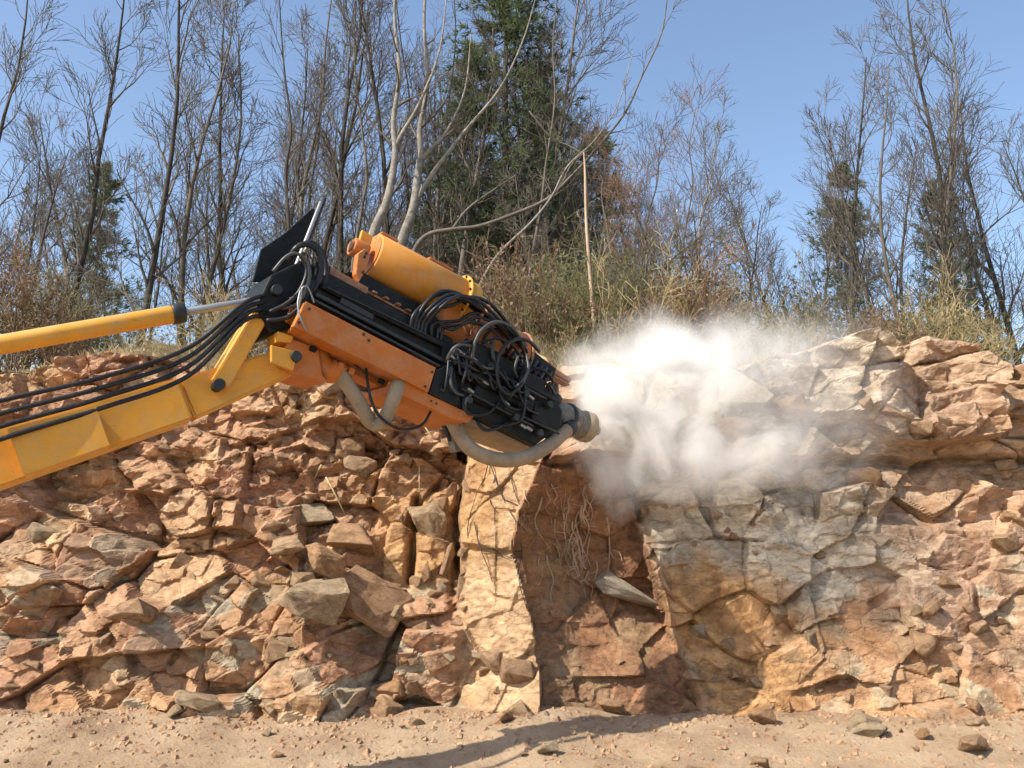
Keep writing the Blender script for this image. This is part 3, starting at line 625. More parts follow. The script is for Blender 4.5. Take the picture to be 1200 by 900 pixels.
# bamboo and brush along the bank
def bankz(x, Y): return hillz(x, Y)+0.05
def make_bamboo(seed, H, n, spread):
    rng = random.Random(seed); V, F = [], []; LV, LF = [], []
    for k in range(n):
        b = Vector((rng.gauss(0, spread), rng.gauss(0, spread*0.6), -0.1)); dv = Vector((rng.gauss(0, .24), rng.gauss(0, .2), 1)); h = H*rng.uniform(0.55, 1.1); pts = [b]
        for i in range(6): dv = (dv+rvec(rng)*0.07+Vector((0, 0, -0.02*i*rng.random()))).normalized(); pts.append(pts[-1]+dv*h/6)
        tube(V, F, pts, [0.009*(1-0.12*i) for i in range(7)], 4, False)
        for i in range(2, 7):
            for q in range(rng.randint(1, 4)):
                td = (rvec(rng)+Vector((0, 0, 0.5))).normalized(); tp = [pts[i], pts[i]+td*0.14, pts[i]+td*0.26-Vector((0, 0, 0.03))]
                tube(V, F, tp, [0.003, 0.0025, 0.002], 3, False); leaf_cloud(rng, tp[1:], 3, 0.07, 0.08, LV, LF, 0.5, 0.10)
    root = empty('bamboo_clump'); link('culms', mesh_of('culms', V, F, True), M['bamboo_culm'], root); link('foliage', mesh_of('foliage', LV, LF), M['bamboo_leaf'], root); return root
bam = [make_bamboo(i, 1.7+0.3*i, 36, 0.36) for i in range(3)]; seen = set()
for i, (px, Y, s) in enumerate([(612, 13.2, 0.8), (640, 12.9, 0.85), (662, 13.6, 1.2), (680, 13.0, 1.15), (705, 13.7, 1.15), (722, 13.0, 0.95), (590, 14.0, 0.8), (745, 14.0, 0.7), (560, 14.4, 0.8), (785, 13.8, 0.95), (815, 13.4, 0.9), (770, 14.6, 1.15), (800, 15.2, 1.2), (840, 14.6, 0.8), (730, 15, 1.0), (650, 14.8, 1.2), (690, 15.2, 1.1),
                                (300, 14.2, 0.8), (240, 13.6, 0.7), (120, 14.0, 0.8), (40, 13.5, 0.8), (900, 13.6, 0.7), (985, 14.0, 0.8), (1080, 13.6, 0.7), (1170, 14.0, 0.8)]):
    k = i % 3; t = bam[k] if k not in seen else copy_tree(bam[k]); seen.add(k); x = (px-600)/FPX*Y
    t.location = (x, Y, bankz(x, Y)); t.scale = (s, s, s); t.rotation_euler = (0, 0, i*1.3)
    tag(t, ('yellow-green bamboo clump in the thicket around the dead cane' if 600 < px < 730 else 'bamboo clump behind the hoses left of the thicket' if 540 < px < 610 else 'bamboo clump on the bank right of the dead cane' if 730 < px < 850 else 'bamboo clump on the cliff top left of the machine' if px < 400 else 'bamboo clump on the cliff top right of the dust'), 'bamboo', 'bamboo clumps along the bank')
def make_shrub(seed, H, n, mt, lmt, leaves):
    rng = random.Random(seed); out = [([], []), ([], [])]; LV, LF = [], []
    for k in range(n):
        dv = Vector((rng.gauss(0, .45), rng.gauss(0, .35), 1)); limb(rng, out, (rng.gauss(0, .15), rng.gauss(0, .1), -0.1), dv, H*rng.uniform(.6, 1.1), 0.011, 1, 3, (5, 6, 5), 0.2, 0.03, (0.35, 0.9), 0.0025)
    V, F = out[1]
    root = empty('dry_shrub'); link('stems', mesh_of('stems', V, F, True), mt, root)
    leaf_cloud(rng, [Vector(v) for v in V[::5]], leaves, 0.06, 0.034, LV, LF, 0.2, 0.3); link('foliage', mesh_of('foliage', LV, LF), lmt, root); return root
shr = [make_shrub(11, 1.1, 16, M['twig_red'], M['dry_leaf'], 1500), make_shrub(12, 0.9, 16, M['straw'], M['bamboo_leaf'], 1100), make_shrub(13, 1.0, 15, M['straw'], M['dry_leaf'], 400)]; seen = set()
for i, (px, Y, k, s, lb) in enumerate([(778, 13.1, 0, 1.25, 'rusty brown dry shrub at right above the dust'), (800, 12.7, 1, 0.9, 'straw-coloured shrub right of the rusty brown shrub'), (745, 12.6, 2, 0.9, 'straw-stemmed twiggy shrub left of the rusty brown shrub'),
        (640, 12.3, 1, 0.75, 'straw shrub on the bank just right of the black hoses'), (668, 12.2, 2, 0.75, 'twiggy shrub on the bank beside the foot of the dead cane'), (700, 12.3, 1, 0.7, 'straw shrub on the bank above the dust plume'), (640, 15.5, 0, 1.5, 'reddish shrub deep behind the bamboo thicket'),
        (825, 12.6, 0, 0.9, 'small brown shrub at the right end of the brush'), (575, 13.4, 2, 1.1, 'twiggy shrub behind the orange drum and hoses'), (720, 12.4, 0, 0.7, 'low brown shrub between the dead cane and the twiggy shrub'),
        (655, 12.0, 0, 0.6, 'low brown shrub at the foot of the bank behind the rusty rail'), (690, 12.8, 2, 1.0, 'bushy twiggy shrub right behind the dead cane'), (618, 12.6, 1, 0.8, 'straw shrub just above the hose rack'), (760, 13.8, 1, 1.3, 'tall straw shrub behind the rusty brown shrub'),
        (270, 13, 2, 1.2, 'twiggy shrub above the cliff left of the machine'), (160, 13, 1, 1.1, 'straw shrub on the cliff top at left'), (60, 12.8, 0, 1.0, 'brown shrub at the far left of the cliff top'), (880, 12.8, 2, 1.0, 'twiggy shrub on the cliff top right of the dust'), (950, 13, 1, 1.0, 'straw shrub on the cliff top at right'), (1050, 12.8, 0, 1.1, 'brown shrub on the cliff top at far right'), (1150, 12.9, 2, 1.1, 'rightmost twiggy shrub on the cliff top')]):
    t = shr[k] if k not in seen else copy_tree(shr[k]); seen.add(k); x = (px-600)/FPX*Y
    t.location = (x, Y, bankz(x, Y)); t.scale = (s*1.1, s, s); t.rotation_euler = (0, 0, i*2.1); tag(t, lb, 'shrub', 'dry shrubs along the cliff top')
rb_ = random.Random(21)
for i in range(46):
    px = rb_.uniform(612, 870) if i < 34 else rb_.choice((rb_.uniform(0, 330), rb_.uniform(860, 1200))); Y = rb_.uniform(12.4, 15.5); x = (px-600)/FPX*Y
    t = copy_tree(shr[(1, 1, 2, 1, 2, 0, 2)[i % 7]]); s = rb_.uniform(0.9, 1.7); t.location = (x, Y, bankz(x, Y)-0.05); t.scale = (s, s, s*rb_.uniform(0.9, 1.3)); t.rotation_euler = (0, 0, rb_.uniform(0, 6.3))
    tag(t, 'dry brush in the tangled thicket above the drill head and dust' if i < 34 else 'dry brush on the cliff top left of the machine' if px < 500 else 'dry brush on the cliff top right of the dust', 'shrub', 'tangled dry brush')
# dry grass, rooted on the bank
rng = random.Random(9); V, F = [], []
for k in range(15000):
    x = rng.uniform(-8.5, 8.5) if k % 3 == 0 else rng.uniform(-0.8, 3.0)
    c = min(nc-1, int(np.searchsorted(xs, x))); r_ = 262+int(25.9*(0.03+0.97*rng.random()))
    p = Vector((x, float(YY[r_, c])+rng.uniform(-.04, .04), float(ZZ[r_, c])-0.02)); h = rng.uniform(0.06, 0.30)*(0.6+0.8*(r_-262)/26)
    l_ = Vector((rng.gauss(0, .7), rng.gauss(-.15, .5), 1)).normalized(); s = Vector((0.006, 0.003, 0)); i = len(V)
    V += [p-s, p+s, p+l_*h*0.6+s*0.6, p+l_*h*0.6-s*0.6, p+l_*h-Vector((0, 0, h*0.25))]; F += [(i, i+1, i+2, i+3), (i+3, i+2, i+4)]
tag(link('dry_grass', mesh_of('dry_grass', V, F), M['straw']), 'dry straw-coloured grass and litter on the bank', 'grass', kind='stuff')

# roots on the shaded face, dangling vines on the lit pillar
def face_strand(px, r0, r1, lift=0.015):
    pts = [on_cliff(x, y)-Vector((0, lift, 0)) for x, y in px]; pts = spline(pts, 3); n = len(pts)
    V, F = [], []; tube(V, F, pts, [r0+(r1-r0)*i/(n-1) for i in range(n)], 5); return V, F
rr = random.Random(31); root = empty('hanging_roots', on_cliff(665, 600)); tag(root, 'tangle of pale thin roots hanging on the shaded brown recess', 'roots')
b = root.location.copy()
for k in range(34):
    x = rr.gauss(668, 24); y = rr.uniform(560, 665); x = min(715, max(614, x)); px = [(x, y)]
    for j in range(rr.randint(3, 6)): x += rr.gauss(1.0, 4.5); y += rr.uniform(7, 14); px.append((min(735, max(608, x)), min(730, y)))
    V, F = face_strand(px, 0.013*rr.uniform(.4, 1.2), 0.003)
    for q in range(rr.randint(0, 2)):
        c = rr.choice(px); xx, yy = c; qx = [(xx, yy)]
        for j in range(2): xx += rr.gauss(0, 6); yy += rr.gauss(2, 5); qx.append((min(735, max(608, xx)), min(730, yy)))
        v2, f2 = face_strand(qx, 0.006, 0.003); o_ = len(V); V += v2; F += [tuple(a+o_ for a in f) for f in f2]
    link('root', mesh_of('root', [v-b for v in V], F, True), M['root'], root)
vine = empty('dangling_vines', on_cliff(580, 560)); tag(vine, 'dark thin vines dangling down the bright tan pillar below the hose', 'vine'); b = vine.location.copy()
for px in ([(573, 538), (568, 560), (560, 575), (552, 600)], [(573, 538), (580, 560), (590, 585), (604, 610), (616, 622)], [(597, 540), (600, 565), (608, 590), (620, 612)], [(556, 612), (562, 640), (572, 665), (577, 682)],
           [(552, 600), (548, 620), (550, 640)], [(580, 560), (574, 585), (582, 600)], [(560, 640), (580, 645), (600, 655)], [(604, 610), (612, 650), (608, 680), (618, 715)], [(590, 585), (602, 590), (618, 598)]):
    V, F = face_strand(px, 0.007, 0.0035, 0.03); link('strand', mesh_of('strand', [v-b for v in V], F, True), M['bark_dark'], vine)
tw = empty('dry_stalks', on_cliff(480, 500)); tag(tw, 'dry brown stalks lying across the crumbly rock below the machine', 'stalks'); b = tw.location.copy()
for px in ([(476, 465), (490, 490), (505, 510), (518, 530)], [(383, 560), (394, 580), (406, 605)], [(378, 545), (370, 560), (362, 575)], [(492, 535), (492, 560), (493, 590)], [(518, 480), (522, 505), (530, 530)]):
    V, F = face_strand(px, 0.012, 0.007, 0.05); link('stalk', mesh_of('stalk', [v-b for v in V], F, True), M['straw'], tw)
# ------------------------------------------------------------------ the drilling machine (mast frame: x along the mast, z up off it, y away from the viewer)
A0, B0 = P(340, 345, 7.6), P(665, 505, 9.4)
U_ = (B0-A0).normalized(); W_ = Vector((U_.y, -U_.x, 0)).normalized(); V_ = W_.cross(U_).normalized()
CAMP = Vector((0, 0, CAMZ))
def Lc(px, py, w=0.0):
    """mast coordinates of the point seen at a photo pixel, on the mast's long plane lying w metres towards the viewer"""
    d_ = ray(px, py); t = (w - (CAMP-A0).dot(W_))/d_.dot(W_); q = CAMP+d_*t-A0
    return Vector((q.dot(U_), -w, q.dot(V_)))
rig = empty('rock_drill_rig'); MR = Matrix((U_, -W_, V_)).transposed().to_4x4(); MR.translation = A0; rig.matrix_world = MR
tag(rig, 'orange and black hydraulic rock drilling machine tilted against the cliff, trailing hoses', 'drilling machine')
def prism(name, px, w0, w1, mat, parent=None, bev=0.008, wpx=None):
    pts = [Lc(x, y, wpx if wpx is not None else w0) for x, y in px]; bm = bmesh.new(); n = len(pts)
    f = [bm.verts.new((p.x, -w0, p.z)) for p in pts]; k = [bm.verts.new((p.x, -w1, p.z)) for p in pts]
    bm.faces.new(f); bm.faces.new(k[::-1])
    for i in range(n): bm.faces.new((f[i], k[i], k[(i+1) % n], f[(i+1) % n]))
    bmesh.ops.recalc_face_normals(bm, faces=bm.faces)
    if bev: bmesh.ops.bevel(bm, geom=list(bm.edges), offset=bev, segments=2, affect='EDGES', profile=0.6)
    me = bpy.data.meshes.new(name); bm.to_mesh(me); bm.free(); return link(name, me, mat, parent or rig)
def rod(name, p, q, r, mat, parent=None, sides=20, r2=None, bev=True):
    p, q = Vector(p), Vector(q); V, F = [], []; r2 = r if r2 is None else r2; d_ = (q-p); e = min(0.012, r*0.15, d_.length*0.2)/max(d_.length, 1e-6)
    tube(V, F, [p, p+d_*e, q-d_*e, q], [r*0.93, r, r2, r2*0.93], sides); me = mesh_of(name, V, F)
    sm = [len(pl_.vertices) == 4 for pl_ in me.polygons]; me.polygons.foreach_set('use_smooth', sm); return link(name, me, mat, parent or rig)
def boxl(name, c, s, mat, parent=None, bev=0.006):
    bm = bmesh.new(); bmesh.ops.create_cube(bm, size=1.0)
    for v in bm.verts: v.co = Vector((v.co.x*s[0]+c[0], v.co.y*s[1]+c[1], v.co.z*s[2]+c[2]))
    if bev: bmesh.ops.bevel(bm, geom=list(bm.edges), offset=min(bev, min(s)*0.3), segments=2, affect='EDGES')
    me = bpy.data.meshes.new(name); bm.to_mesh(me); bm.free(); return link(name, me, mat, parent or rig)
def hose(px, r, mat, name='hose', parent=None, n=7, sides=9):
    pts = spline([Lc(x, y, w) for x, y, w in px], n); V, F = [], []; tube(V, F, pts, [r]*len(pts), sides)
    return link(name, mesh_of(name, V, F, True), mat, parent or rig)
def bolts(parent, pts, r=0.012, mat=None, out=0.012):
    for p in pts: rod('bolt', p, (p[0], p[1]-out, p[2]), r, mat or M['dark'], parent, 6)

# main beam and its rails
beam = prism('mast_beam', [(366, 322), (390, 322), (470, 366), (530, 396), (540, 425), (520, 440), (359, 356), (352, 350)], 0.26, -0.30, M['black'])
def rail(px0, px1, w, t, dep, mat, name='rail', parent=None):
    a, b_ = Lc(*px0, w), Lc(*px1, w); d_ = (b_-a); c = (a+b_)/2; ang = math.atan2(d_.z, d_.x)
    bm = bmesh.new(); bmesh.ops.create_cube(bm, size=1.0)
    for v in bm.verts: v.co = Vector((v.co.x*d_.length, v.co.y*dep, v.co.z*t))
    bmesh.ops.bevel(bm, geom=list(bm.edges), offset=min(t, dep)*0.12, segments=2, affect='EDGES')
    bmesh.ops.transform(bm, matrix=Matrix.Translation(c+Vector((0, dep/2, 0))) @ Matrix.Rotation(-ang, 4, 'Y'), verts=bm.verts)
    me = bpy.data.meshes.new(name); bm.to_mesh(me); bm.free(); return link(name, me, mat, parent or rig)
rail((372, 345), (524, 424), 0.345, 0.035, 0.12, M['dark'], 'rail', beam)
rail((366, 350), (516, 429), 0.37, 0.022, 0.10, M['dark'], 'rail', beam)
rail((378, 334), (520, 404), 0.31, 0.05, 0.08, M['black'], 'rail', beam)
rail((384, 337), (500, 392), 0.325, 0.012, 0.03, M['dark'], 'rail', beam)
rail((400, 352), (438, 372), 0.34, 0.055, 0.05, M['dark'], 'cover', beam)
# orange side panel with folded lower flange
pan = prism('side_panel', [(359, 353), (511, 431), (502, 460), (477, 447), (344, 382)], 0.40, 0.33, M['orange'], bev=0.006)
bolts(pan, [Lc(x, y, 0.40) for x, y in ((362, 362), (350, 378), (432, 399), (506, 436), (498, 453), (426, 392))])
bm = bmesh.new(); q0 = [Lc(344, 382, 0.40), Lc(478, 448, 0.40)]; q1 = [Lc(337, 392, 0.26), Lc(460, 450, 0.26)]
q1[0] = Lc(337, 391, 0.22); q1[1] = Lc(462, 449, 0.22)
vs_ = [bm.verts.new(v) for v in (q0[0], q0[1], q1[1], q1[0])]; vs2 = [bm.verts.new(v+Vector((0, 0.02, 0.02))) for v in (q0[0], q0[1], q1[1], q1[0])]
bm.faces.new(vs_); bm.faces.new(vs2[::-1])
for i in range(4): bm.faces.new((vs_[i], vs2[i], vs2[(i+1) % 4], vs_[(i+1) % 4]))
bmesh.ops.recalc_face_normals(bm, faces=bm.faces); me = bpy.data.meshes.new('flange'); bm.to_mesh(me); bm.free(); link('flange', me, M['orange'], pan)
boxl('belly_box', (Lc(400, 395, 0).x, 0.0, Lc(400, 402, 0.1).z), (1.15, 0.46, 0.16), M['orange'], pan)
# lower carrier plate
car = prism('lower_plate', [(461, 450), (478, 448), (502, 461), (557, 487), (548, 495), (531, 491), (461, 458)], 0.36, -0.2, M['orange'])
bolts(car, [Lc(x, y, 0.36) for x, y in ((505, 470), (511, 473))], 0.009)
prism('bottom_tray', [(548, 489), (590, 503), (630, 520), (626, 526), (600, 517), (546, 496)], 0.20, -0.25, M['dusthose'])
prism('end_plate', [(511, 434), (531, 425), (540, 470), (556, 486), (503, 461)], 0.385, 0.33, M['black'])
# top plate under the cylinder
prism('top_plate', [(387, 312), (432, 337), (430, 347), (386, 321)], 0.20, -0.30, M['rust'], beam)
rail((428, 340), (494, 376), 0.18, 0.022, 0.45, M['rust'], 'ledge')
for i, (x, y) in enumerate(((438, 343), (452, 350), (466, 357), (478, 364))): boxl('clip', Lc(x, y, 0.19), (0.05, 0.06, 0.02), M['rust'])
prism('saddle', [(394, 320), (424, 318), (470, 345), (505, 362), (528, 394), (470, 368)], 0.10, -0.24, M['black'], beam)
# big orange cylinder
WC = -0.02
c0, c1 = Lc(433, 300, WC), Lc(537, 353, WC); ax = (c1-c0).normalized(); Rc = 0.222
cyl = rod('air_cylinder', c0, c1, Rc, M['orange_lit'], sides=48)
rod('end_cap', c0-ax*0.012, c0-ax*0.001, Rc*0.90, M['orange'], cyl, 40)
rod('flange', c1-ax*0.03, c1+ax*0.0, Rc*1.17, M['yellow'], cyl, 40); rod('end_ring', c1+ax*0.002, c1+ax*0.13, Rc*1.04, M['yellow'], cyl, 40)
upv = Vector((0, 0, 1)); upv = (upv-ax*upv.dot(ax)).normalized(); sdv = ax.cross(upv)
for k in range(14):
    a = 2*math.pi*k/14; p = c1-ax*0.03+(upv*math.cos(a)+sdv*math.sin(a))*Rc*1.09
    rod('bolt', p, p-ax*0.014, 0.013, M['dark'], cyl, 6)
def on_cyl(t, ang, r): return c0.lerp(c1, t)+(upv*math.cos(ang)+sdv*math.sin(ang))*r
for t0, t1 in ((0.02, 0.20), (0.55, 0.82)):
    V, F = [], []
    a, b_ = on_cyl(t0, 0.12, Rc+0.012), on_cyl(t1, 0.12, Rc+0.012)
    m4 = Matrix((ax, sdv, upv)).transposed().to_4x4(); m4.translation = (a+b_)/2
    bm = bmesh.new(); bmesh.ops.create_cube(bm, size=1.0)
    for v in bm.verts: v.co = Vector((v.co.x*(b_-a).length, v.co.y*0.10, v.co.z*0.028))
    bmesh.ops.bevel(bm, geom=list(bm.edges), offset=0.006, segments=2, affect='EDGES'); bm.transform(m4); me = bpy.data.meshes.new('lug_strip'); bm.to_mesh(me); bm.free(); link('lug_strip', me, M['orange'], cyl)
# left end: bracket, stub port and square plate
brk = prism('end_bracket', [(420, 297), (428, 291), (434, 299), (428, 318), (421, 330), (417, 321)], 0.20, 0.12, M['orange'], cyl)
bolts(brk, [Lc(x, y, 0.20) for x, y in ((427, 301), (425, 319), (429, 297))], 0.014)
sp0 = Lc(429, 297, WC+0.06); rod('stub_port', sp0, sp0-ax*0.15, 0.085, M['orange'], cyl, 28); rod('port_rim', sp0-ax*0.15, sp0-ax*0.165, 0.055, M['rust'], cyl, 24)
prism('square_plate', [(425, 269), (437, 277), (434, 288), (421, 283)], -0.05, -0.09, M['yellow'], cyl)
# second drum behind the hoses
d0, d1 = Lc(502, 380, -0.12), Lc(604, 420, -0.12); adx = (d1-d0).normalized()
drum = rod('rear_drum', d0, d1, 0.268, M['orange'], sides=44); rod('drum_rim', d1, d1+adx*0.03, 0.28, M['rust'], drum, 40)
boxl('drum_saddle', Lc(555, 420, -0.05), (0.5, 0.36, 0.2), M['black'], drum)
# drill head
head = prism('drill_head', [(519, 401), (556, 400), (590, 418), (622, 436), (648, 462), (660, 482), (657, 500), (628, 522), (556, 487), (516, 440)], 0.30, -0.30, M['black'], bev=0.02)
hw = 0.30
for (x0, y0, x1, y1, w1) in ((540, 432, 572, 452, 0.36), (585, 455, 622, 478, 0.35), (552, 458, 590, 480, 0.34), (604, 440, 634, 456, 0.35), (620, 482, 646, 498, 0.35)):
    xm, ym = (x0+x1)/2, (y0+y1)/2; a, b_ = Lc(x0, y0, hw), Lc(x1, y1, hw); d_ = (b_-a); ln = math.hypot(d_.x, d_.z)
    boxl('cover_plate', (Lc(xm, ym, hw).x, -(hw+w1)/2, Lc(xm, ym, hw).z), (ln*0.95, w1-hw+0.02, 0.15), M['black'], head, 0.008)
for (x, y) in ((530, 415), (545, 470), (580, 440), (600, 490), (640, 475), (612, 462), (570, 430), (628, 508)):
    p = Lc(x, y, 0.33); rod('valve', p, p+Vector((0, -0.08, 0)), 0.035, M['dark'], head, 12)
for (xa, ya, xb, yb, w, r, mt) in ((560, 425, 640, 468, 0.36, 0.016, 'dark'), (540, 455, 625, 500, 0.37, 0.014, 'dark'), (590, 478, 655, 508, 0.36, 0.014, 'dark'), (555, 440, 618, 471, 0.385, 0.012, 'dark'), (610, 445, 650, 470, 0.34, 0.02, 'black')):
    rod('tie_rod', Lc(xa, ya, w), Lc(xb, yb, w), r, M[mt], head, 10)
for (x, y) in ((527, 416), (536, 410), (548, 412), (557, 424), (566, 446), (552, 418), (610, 497), (617, 500), (541, 421), (590, 470), (619, 463), (602, 452), (548, 455)):
    p = Lc(x, y, 0.38); rod('fitting', p, p+Vector((0.07, 0, -0.012)), 0.014, M['chrome'], head, 10)
# connector rack
rack = prism('connector_rack', [(598, 398), (606, 396), (652, 432), (648, 446), (636, 442), (596, 414)], 0.10, -0.2, M['black'])
for i in range(9):
    x, y = 602+i*5.4, 402+i*4.2; a = Lc(x, y, 0.12); rod('coupler', a, Lc(x-9, y+15, 0.16), 0.022, M['dark'] if i % 2 else M['black'], rack, 12)
for i in range(5):
    x, y = 618+i*6, 436+i*5; p = Lc(x, y, 0.22); V, F = [], []; ring = [p+Vector((0.02*math.cos(a), 0.06*math.cos(a), 0.065*math.sin(a))) for a in [2*math.pi*k/20 for k in range(21)]]
    tube(V, F, ring, [0.012]*21, 6, False); link('ring', mesh_of('ring', V, F, True), M['rubber'], rack)
# rusty rail end poking out behind
gr = rail((560, 378), (669, 446), -0.16, 0.055, 0.06, M['rust'], 'guide_rail'); rail((566, 390), (668, 451), -0.14, 0.018, 0.10, M['rust'], 'flange', gr)
# nose
n0, n1 = Lc(655, 489, 0.05), Lc(692, 502, 0.05); na = (n1-n0).normalized(); nl = (n1-n0).length
nose = rod('drill_nose', n0-na*0.12, n0+na*nl*0.45, 0.155, M['dusty'], sides=32)
rod('collar', n0+na*nl*0.18, n0+na*nl*0.30, 0.172, M['dark'], nose, 32); rod('bit_sleeve', n0+na*nl*0.452, n0+na*nl*0.86, 0.142, M['dusty'], nose, 32)
rod('wear_ring', n0+na*nl*0.70, n0+na*nl*0.97, 0.158, M['dusthose'], nose, 32); rod('bit', n0+na*nl*0.972, n0+na*(nl+0.10), 0.05, M['dusty'], nose, 14)
for (x, y, r) in ((651, 467, 0.058), (655, 490, 0.05), (649, 480, 0.035)):
    p = Lc(x, y, 0.22); bm = bmesh.new(); bmesh.ops.create_uvsphere(bm, u_segments=18, v_segments=10, radius=r)
    for v in bm.verts: v.co = Vector((v.co.x*1.25, v.co.y, v.co.z))+p
    me = bpy.data.meshes.new('accumulator'); bm.to_mesh(me); bm.free(); me.polygons.foreach_set('use_smooth', [True]*len(me.polygons)); link('accumulator', me, M['dark'], head)
    rod('accumulator_neck', p-Vector((0.12, 0, -0.01)), p, r*0.7, M['dark'], head, 14)
# big dusty suction hoses
def big_hose(px, r, label):
    pts = spline([Lc(x, y, w) for x, y, w in px], 10); V, F = [], []; n = len(pts); dense = []
    for i in range(n-1):
        for k in range(4): dense.append(pts[i].lerp(pts[i+1], k/4))
    dense.append(pts[-1]); tube(V, F, dense, [r*(1+0.03*(1 if i % 2 else -1)) for i in range(len(dense))], 16)
    o = link('suction_hose', mesh_of('suction_hose', V, F, True), M['dusthose'], rig); o['label'] = label; return o
h1 = big_hose([(527, 486, 0.12), (536, 505, 0.16), (552, 526, 0.24), (580, 538, 0.30), (612, 537, 0.32), (640, 524, 0.28), (662, 506, 0.2), (676, 494, 0.12)], 0.068, 'thick dusty hose curving under the drill head to the nose')
h2 = big_hose([(394, 428, 0.15), (404, 446, 0.18), (420, 470, 0.2), (434, 494, 0.2), (446, 496, 0.26), (456, 480, 0.31), (463, 462, 0.34), (468, 448, 0.30)], 0.062, 'thick dusty hose hanging in a loop below the orange panel')
rod('hose_clamp', Lc(395, 429, 0.15), Lc(400, 438, 0.165), 0.074, M['orange'], h2, 20); rod('hose_clamp', Lc(664, 504, 0.19), Lc(670, 499, 0.16), 0.078, M['dark'], h1, 20)
# underside carrier at left
ub_ = prism('slide_carrier', [(338, 396), (350, 400), (373, 410), (378, 440), (384, 447), (362, 442), (341, 434), (330, 428)], 0.22, -0.22, M['orange'])
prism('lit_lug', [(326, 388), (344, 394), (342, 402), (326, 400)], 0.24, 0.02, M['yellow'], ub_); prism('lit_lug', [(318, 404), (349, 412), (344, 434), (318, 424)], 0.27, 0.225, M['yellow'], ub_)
V, F = [], []; el = spline([Lc(372, 408, 0.05), Lc(376, 425, 0.08), Lc(386, 436, 0.12), Lc(397, 434, 0.15)], 6); tube(V, F, el, [0.095]*len(el), 22); link('elbow', mesh_of('elbow', V, F, True), M['orange'], ub_)
rail((386, 420), (462, 456), 0.10, 0.06, 0.2, M['orange'], 'carrier_bar', ub_)
for (x, y) in ((367, 409), (447, 447)): boxl('slot', Lc(x, y, 0.235), (0.06, 0.03, 0.045), M['black'], ub_)
for (x, y) in ((397, 430), (410, 436), (458, 451)): boxl('lug', Lc(x, y, 0.20), (0.05, 0.09, 0.06), M['orange'], ub_)
rod('pin', Lc(458, 450, 0.24), Lc(458, 450, 0.10), 0.025, M['yellow'], ub_, 14)
# hanging bracket below the plate
prism('drop_bracket', [(514, 484), (524, 489), (541, 512), (536, 524), (528, 516)], 0.05, 0.0, M['dark'], car); prism('drop_shoe', [(528, 500), (540, 506), (544, 528), (534, 530)], 0.08, -0.02, M['dusty'], car)
# cables
hose([(429, 432, 0.25), (431, 450, 0.30), (436, 472, 0.34), (447, 490, 0.36), (470, 503, 0.36), (494, 498, 0.34), (506, 480, 0.28)], 0.0125, M['rubber'], 'cable')
hose([(412, 424, 0.2), (424, 434, 0.26), (430, 440, 0.27)], 0.010, M['rubber'], 'cable')
hose([(559, 486, 0.30), (561, 497, 0.36), (570, 504, 0.38), (584, 501, 0.36), (596, 493, 0.3)], 0.016, M['rubber'], 'cable')
# black hydraulic hoses: long arches from the beam over the drum into the rack
rh = random.Random(3)
for i, (sx, sy, tx, ty, ex, ey) in enumerate([(481, 382, 508, 350, 600, 398), (485, 384, 512, 346, 604, 402), (489, 386, 520, 350, 608, 405), (493, 389, 522, 354, 612, 409), (497, 390, 530, 352, 618, 412), (487, 380, 540, 353, 622, 415), (505, 392, 545, 372, 600, 404), (512, 396, 548, 377, 604, 410), (516, 398, 540, 382, 596, 412)]):
    w = 0.17+0.16*(i % 5)/5
    hose([(sx, sy+2, 0.28), (sx+4, sy-13, 0.30), (tx-8, ty+4, w+0.12), (tx+10, ty-5, w+0.08), (tx+34, ty+3, w+0.03), ((tx+40+ex)/2, (ty+14+ey-10)/2, w), (ex-4, ey-7, w*0.7), (ex, ey+4, 0.10)], 0.0175 if i < 6 else 0.016, M['rubber'])
